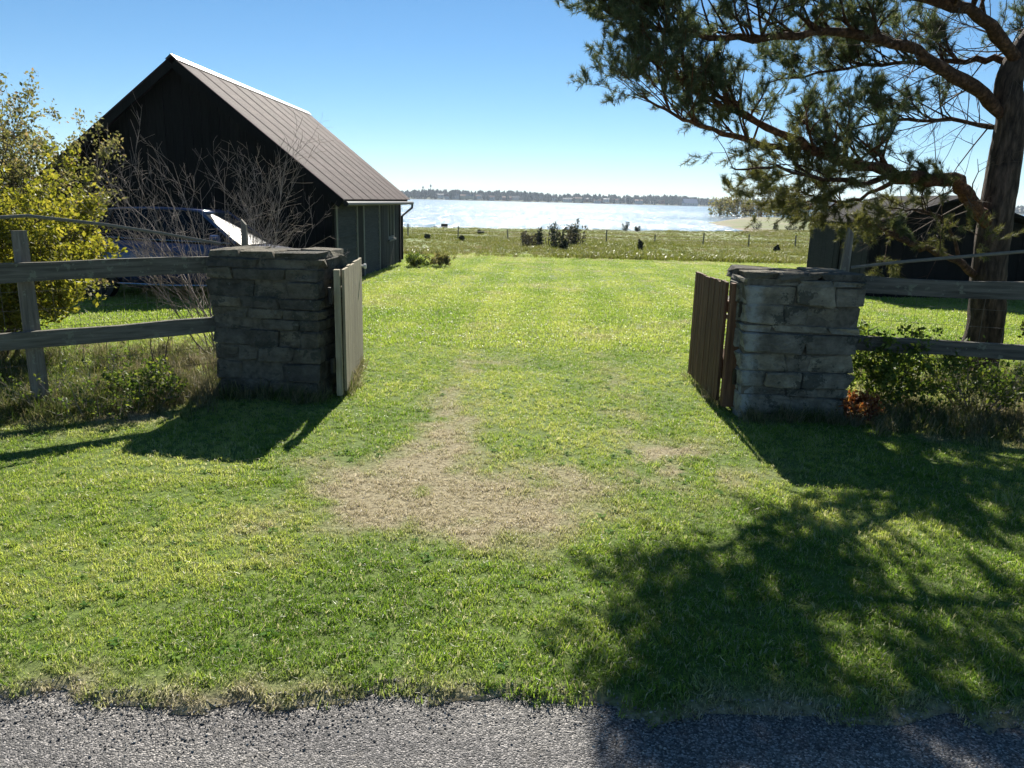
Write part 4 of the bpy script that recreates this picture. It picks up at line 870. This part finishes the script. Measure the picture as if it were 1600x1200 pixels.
def pebble(name, m, seed):
    r = np.random.default_rng(seed); V = []; F = []
    for a_, z_ in ((.55, -.3), (1, .1), (.6, .55)):
        for j in range(5): V.append((a_*math.cos(6.283*j/5+z_)*r.uniform(.75, 1.2), a_*math.sin(6.283*j/5+z_)*r.uniform(.75, 1.2), z_*r.uniform(.8, 1.2)))
    for k in range(2):
        for j in range(5): a_, b_ = k*5+j, k*5+(j+1) % 5; F += [(a_, b_, b_+5), (a_, b_+5, a_+5)]
    F += [(10, 11, 12), (10, 12, 13), (10, 13, 14)]
    return bpy.data.objects.new(name, raw_mesh(name, np.array(V), np.array(F), m))
x_ = rng.uniform(-2.6, 2.6, 5200); y_ = road_edge(x_)-np.abs(rng.normal(0, .13, 5200))+.05; k_ = y_ > 1.7; x_, y_ = x_[k_], y_[k_]
x2_ = rng.normal(-.1, .9, 900); y2_ = rng.normal(4.2, .5, 900); dd = dryness(x2_, y2_) > .35; x2_, y2_ = x2_[dd], y2_[dd]
P = np.stack([np.concatenate([x_, x2_]), np.concatenate([y_, y2_]), np.concatenate([np.maximum(gz(x_, y_), -.021), gz(x2_, y2_)])], 1); n_ = len(P)
scatter('grit', 'loose grit along the road edge and in the worn patch', P, .0016+.0032*rng.uniform(0, 1, n_)**3+.0012, np.zeros(n_), rng.uniform(0, 1, n_), [pebble('grit_stone', M['grit'], 95+i) for i in range(4)], .5)

# ------------------------------------------------------------------ things in the pasture and on the shore
def at_ground(px, py):
    d = ray(px, py); t = np.linspace(2, 320, 6000); x = d[0]*t; y = d[1]*t; z = EYE+d[2]*t; k = np.argmax(z < np.maximum(gz(x, y), WATER)); return float(x[k]), float(y[k])
def juniper(label, px, py, hpx, wpx, seed, group, mt='juniper', twiggy=False):
    x, y = at_ground(px, py); f = y/math.cos(PITCH)/FPX*1.0; h = hpx*f; w = wpx*f/2; R = np.random.default_rng(seed)
    t = thing('juniper_bush', label, 'bush', (x, y, g(x, y)), 0, group)
    n = int(260 if not twiggy else 90); C = []
    stems = [(R.normal(0, w*.45), R.normal(0, w*.45), h*R.uniform(.55, 1)) for _ in range(max(3, int(w/.16)))]
    m = MB()
    for sx_, sy_, sh_ in stems:
        m.tube([(sx_*.3, sy_*.3, -.05), (sx_*.8, sy_*.8, sh_*.5), (sx_, sy_, sh_)], [.025, .018, .006], 4, False)
        k = int(n/len(stems)*1.6); u = R.uniform(.06, 1, k); rr = (w*.42+.05)*np.sqrt(1-u*.85)*R.uniform(.2, 1, k); th = R.uniform(0, 6.28, k)
        C.append(np.stack([sx_*(.4+.6*u)+rr*np.cos(th), sy_*(.4+.6*u)+rr*np.sin(th), u*sh_], 1))
    m.build('stem', M['twig_brown'], t); leaves(np.concatenate(C), .11 if not twiggy else .08, M[mt], 'foliage', t, seed, 1.5, 1.4)
G = 'juniper bushes in the pasture'
for i, a_ in enumerate([('tall dark juniper at one end of the pasture thicket', 842, 386, 34, 24), ('broad dark juniper in the middle of the pasture thicket', 868, 389, 40, 30), ('pointed dark juniper, tallest of the pasture thicket', 893, 384, 42, 20), ('low dark juniper at the foot of the pasture thicket', 878, 392, 15, 16),
    ('squat juniper beside the pasture thicket, towards the barn', 822, 383, 14, 24), ('lone upright dark juniper in the pasture by the fence', 1000, 391, 15, 11), ('rounded dark bush on the shoreline beyond the pasture thicket', 976, 361, 13, 18), ('low dark bush next to the rounded shoreline bush', 996, 362, 8, 14),
    ('tall dark bush on the beach towards the headland', 1181, 359, 15, 22), ('second dark bush on the beach, nearer the shed', 1211, 359, 10, 16), ('low row-like bush on the beach beside the shed', 1236, 360, 6, 22), ('small dark juniper in the pasture near the shed', 1214, 394, 9, 10),
    ('small dark juniper in the pasture near the barn corner', 667, 374, 8, 9), ('low juniper in the pasture beyond the barn corner', 720, 376, 7, 12), ('tiny dark bush in the pasture before the lake', 749, 366, 6, 14)]): juniper(a_[0], a_[1], a_[2], a_[3], a_[4], 200+i, G)
for i, a_ in enumerate((('grey twiggy scrub among the junipers of the thicket', 856, 385, 36, 56), ('dull brownish scrub at the shed end of the thicket', 898, 384, 32, 44), ('low grey scrub at the barn end of the thicket', 828, 386, 24, 40), ('dense grey-green scrub filling the middle of the thicket', 876, 388, 34, 50))):
    juniper(*a_, 230+i, G, 'scrub', i < 1)
for i, (px, py, lab) in enumerate(((655, 417, 'low dark green shrub by the far corner of the barn'), (686, 417, 'low brownish shrub next to the green one by the barn'))):
    x, y = at_ground(px, py); shrub('low_shrub', lab, 'shrub', (x, y), 12, .42, .9, weed, M['twig_brown'], [(M['leaf_g'] if i == 0 else M['leaf_pale'], 4, .05, .03)], 80+i, .007)
pf = thing('pasture_fence', 'thin wire fence on slim posts crossing the pasture', 'fence', (0, 52, g(0, 52))); prev = None; wm = MB()
for i in range(15):
    x = -17+i*3.3; y = 52+.09*x+R.normal(0, .15); z = g(x, y); o_ = np.array(pf.location); m = MB(); m.tube([np.array([x, y, z-.1])-o_, np.array([x+R.normal(0, .04), y, z+.85+R.normal(0, .08)])-o_], .045, 6); m.build('post', M['post'], pf)
    for h_ in (.3, .55, .78):
        if prev is not None: wm.tube([np.array([prev[0], prev[1], prev[2]+h_])-o_, np.array([x, y, z+h_])-o_], .006, 3, False)
    prev = (x, y, z)
wm.build('wire', M['wire'], pf)
# dark boxy boat at the waterline
x, y = at_ground(690, 354); bt = thing('small_boat', "small dark boxy boat lying at the water's edge", 'boat', (x, y, g(x, y)), rad(4))
S = [(-.95, .05, .28), (-.7, .32, .22), (0, .42, .2), (.75, .40, .2), (.95, .34, .24)]; v = []; f = []
for (x_, w_, z_) in S: v += [(x_, -w_, z_+.12), (x_, -w_*.6, 0), (x_, w_*.6, 0), (x_, w_, z_+.12)]
for i in range(4):
    for j in range(3): f.append((4*i+j, 4*i+j+1, 4*i+5+j, 4*i+4+j))
    f.append((4*i+3, 4*i, 4*i+4, 4*i+7))
f += [(0, 3, 2, 1), (16, 17, 18, 19)]
MB().add(v, f).build('hull', M['tarred'], bt); MB().box((-.05, -.33, .33), (.72, .33, .66)).build('cabin', M['tarred'], bt)

# far shore: low wooded land with houses
fx = np.linspace(-1700, 2300, 120); FY = 1500.0
v = []; f = []
for i, x in enumerate(fx):
    yy = FY+60*math.sin(x*.004)+20*math.sin(x*.017); v += [(x, yy, WATER-.6), (x, yy+25, WATER+1.2), (x, yy+260, WATER+5+2.5*vnoise(x*.006, 1, 3)), (x, yy+900, WATER+4)]
    if i:
        for j in range(3): k = 4*i+j; f.append((k-4, k, k+1, k-3))
fm = plain('far_shore_land', (.10, .11, .06), .95, c2=(.05, .06, .035), sc=.02, spec=.1)
struct(MB().add(v, f).build('far_shore', fm, None, True), 'low wooded far shore across the lake')
R = np.random.default_rng(77); V = []; F = []; n0 = 0
for i in range(5200):
    x = R.uniform(-1500, 2100); q = R.uniform(); yy = FY+60*math.sin(x*.004)+20*math.sin(x*.017)+18+q*270
    hh = R.uniform(7, 15)*(.7+.6*vnoise(x*.012, 5, 9)); w = R.uniform(2.2, 5); zb = WATER+1+4*min(1, q*1.1)
    k = 6; con = R.uniform() < .45
    ring = [(0, .35), (.35, 1.0), (.7, .62 if con else .95), (1.0, .05 if con else .3)]
    for zz, rr in ring:
        for j in range(k): th = 2*math.pi*j/k+zz; s_ = w*rr*R.uniform(.7, 1.25); V.append((x+s_*math.cos(th), yy+s_*math.sin(th), zb+hh*(zz+R.normal(0, .03))))
    for a_ in range(3):
        for j in range(k): F.append((n0+a_*k+j, n0+a_*k+(j+1) % k, n0+(a_+1)*k+(j+1) % k, n0+(a_+1)*k+j))
    n0 += 4*k
ftm = leafy('far_wood', [(0, (.018, .028, .018)), (.4, (.035, .046, .026)), (.75, (.065, .07, .04)), (1, (.11, .09, .065))], .1)
tag(link('far_wood', raw_mesh('far_wood', np.array(V), np.array(F), ftm)), 'wood along the far shore of the lake', None, None, 'stuff')
wallm = [plain('far_white_wall', (.7, .69, .66), .8), plain('far_red_wall', (.25, .06, .045), .8), plain('far_yellow_wall', (.55, .45, .27), .8)]; roofm = [plain('far_grey_roof', (.16, .16, .17), .7), plain('far_tile_roof', (.26, .11, .07), .8)]
blue = plain('blue_metal_roof', (.16, .24, .40), .5); 
def house(name, label, cat, px, up, w, dpt, h, rh, wm_, rm_, group=None, y=None):
    y = y or FY+40; d = ray(px, 312); x = d[0]/d[1]*y; y = y+60*math.sin(x*.004)+20*math.sin(x*.017); z = WATER+1+up
    t = thing(name, label, cat, (x, y, z), 0, group)
    wo = MB().box((-w/2, -dpt/2, -2), (w/2, dpt/2, h)).build('wall', wm_, t)
    v = [(-w/2-.4, -dpt/2-.5, h-.1), (w/2+.4, -dpt/2-.5, h-.1), (w/2+.4, dpt/2+.5, h-.1), (-w/2-.4, dpt/2+.5, h-.1), (-w/2-.4, 0, h+rh), (w/2+.4, 0, h+rh)]
    ro = MB().add(v, [(0, 1, 5, 4), (2, 3, 4, 5), (0, 4, 3), (1, 2, 5), (3, 2, 1, 0)]).build('roof', rm_, t)
    MB().box((w*.15, -.5, h+rh*.5), (w*.15+1, .5, h+rh+1)).build('chimney', wm_, ro)
    for k in range(int(w//5)): MB().box((-w/2+2+k*5, -dpt/2-.06, h*.35), (-w/2+3.6+k*5, -dpt/2-.01, h*.8)).build('window', M['glass'], wo)
R = np.random.default_rng(5)
for i, px in enumerate([690, 702, 713, 726, 735, 748, 757, 768, 779, 792, 806, 823, 842, 868, 889, 905, 918, 937, 951, 968, 985, 1002, 1021, 1040]):
    house('house', 'small house among the trees on the far shore', 'house', px, R.uniform(.5, 4.5), R.uniform(9, 18), 8, R.uniform(3, 5), R.uniform(2, 3.5), wallm[R.choice(3, p=[.72, .14, .14])], roofm[i % 2], 'houses on the far shore', FY+R.uniform(15, 60))
house('hall', 'large hall with blue metal roof at the water on the far shore', 'building', 1087, 0, 26, 22, 4.5, 8, wallm[0], blue, None, FY-12)
for px, hh, lab in ((661, 24, 'shorter thin mast rising above the far shore trees'), (673, 28, 'taller thin mast rising above the far shore trees')):
    d = ray(px, 305); x = d[0]/d[1]*(FY+150); t = thing('mast', lab, 'mast', (x, FY+150, WATER+3)); m = MB(); m.tube([(0, 0, 0), (0, 0, hh)], [1.0, .5], 6); m.build('shaft', roofm[0], t); MB().box((-1.6, -1, hh*.78), (1.6, 1, hh*.92)).build('platform', roofm[0], t)
# headland trees
def small_tree(label, px, Y, h, w, seed, mt, group):
    d = ray(px, 337); x = d[0]/d[1]*Y; z = max(g(x, Y), WATER-.1); R = np.random.default_rng(seed); t = thing('budding_tree', label, 'tree', (x, Y, z), 0, group)
    m = MB(); m.tube([(0, 0, -.3), (.05, 0, h*.4), (.1, .05, h*.85)], [.17, .12, .03], 6, False)
    for k in range(9):
        th = R.uniform(0, 6.28); zz = h*R.uniform(.25, .6); m.tube([(.04, 0, zz), (w*.35*math.cos(th), w*.35*math.sin(th), zz+h*.3)], [.07, .015], 4, False)
    m.build('trunk', M['twig_brown'], t)
    C = R.normal(size=(520, 3)); C /= np.linalg.norm(C, axis=1)[:, None]; C *= (R.uniform(.3, 1, 520)**.5)[:, None]; C = C*np.array([w*.58, w*.58, h*.5])*(1+.3*np.sin(C[:, :1]*5+seed))+np.array([0, 0, h*.46]); leaves(C, .62, M[mt], 'crown', t, seed, 1.3, .2)
ords = ['first', 'second', 'third', 'fourth', 'fifth', 'sixth', 'seventh', 'eighth', 'ninth']
for i, (px, Y, h, w) in enumerate([(1124, 244, 6.2, 5.5), (1137, 250, 7.0, 6), (1152, 243, 6.6, 6.5), (1166, 255, 5.6, 5), (1182, 244, 5.0, 6), (1198, 250, 5.6, 5.5), (1214, 243, 6.6, 6.5), (1231, 250, 5.6, 6), (1248, 243, 6.2, 6)]):
    small_tree('%s budding tree along the headland, counting from its tip' % ords[i], px, Y, h, w, 300+i, 'far_leaf' if i % 3 else 'leaf_pale', 'trees on the headland')
bpy.context.view_layer.update()

# the air over the lake
air = MB().box((-2700, -40, -9), (2900, 3400, 60)); hm = bpy.data.materials.new('air'); hm.use_nodes = True; hn = hm.node_tree.nodes; hn.remove(hn['Principled BSDF'])
pv = hn.new('ShaderNodeVolumePrincipled'); pv.inputs['Color'].default_value = (.72, .85, 1, 1); pv.inputs['Density'].default_value = .00013; pv.inputs['Anisotropy'].default_value = .2
hm.node_tree.links.new(pv.outputs[0], hn['Material Output'].inputs['Volume']); tag(air.build('haze', hm), 'thin haze over the lake', None, None, 'stuff')
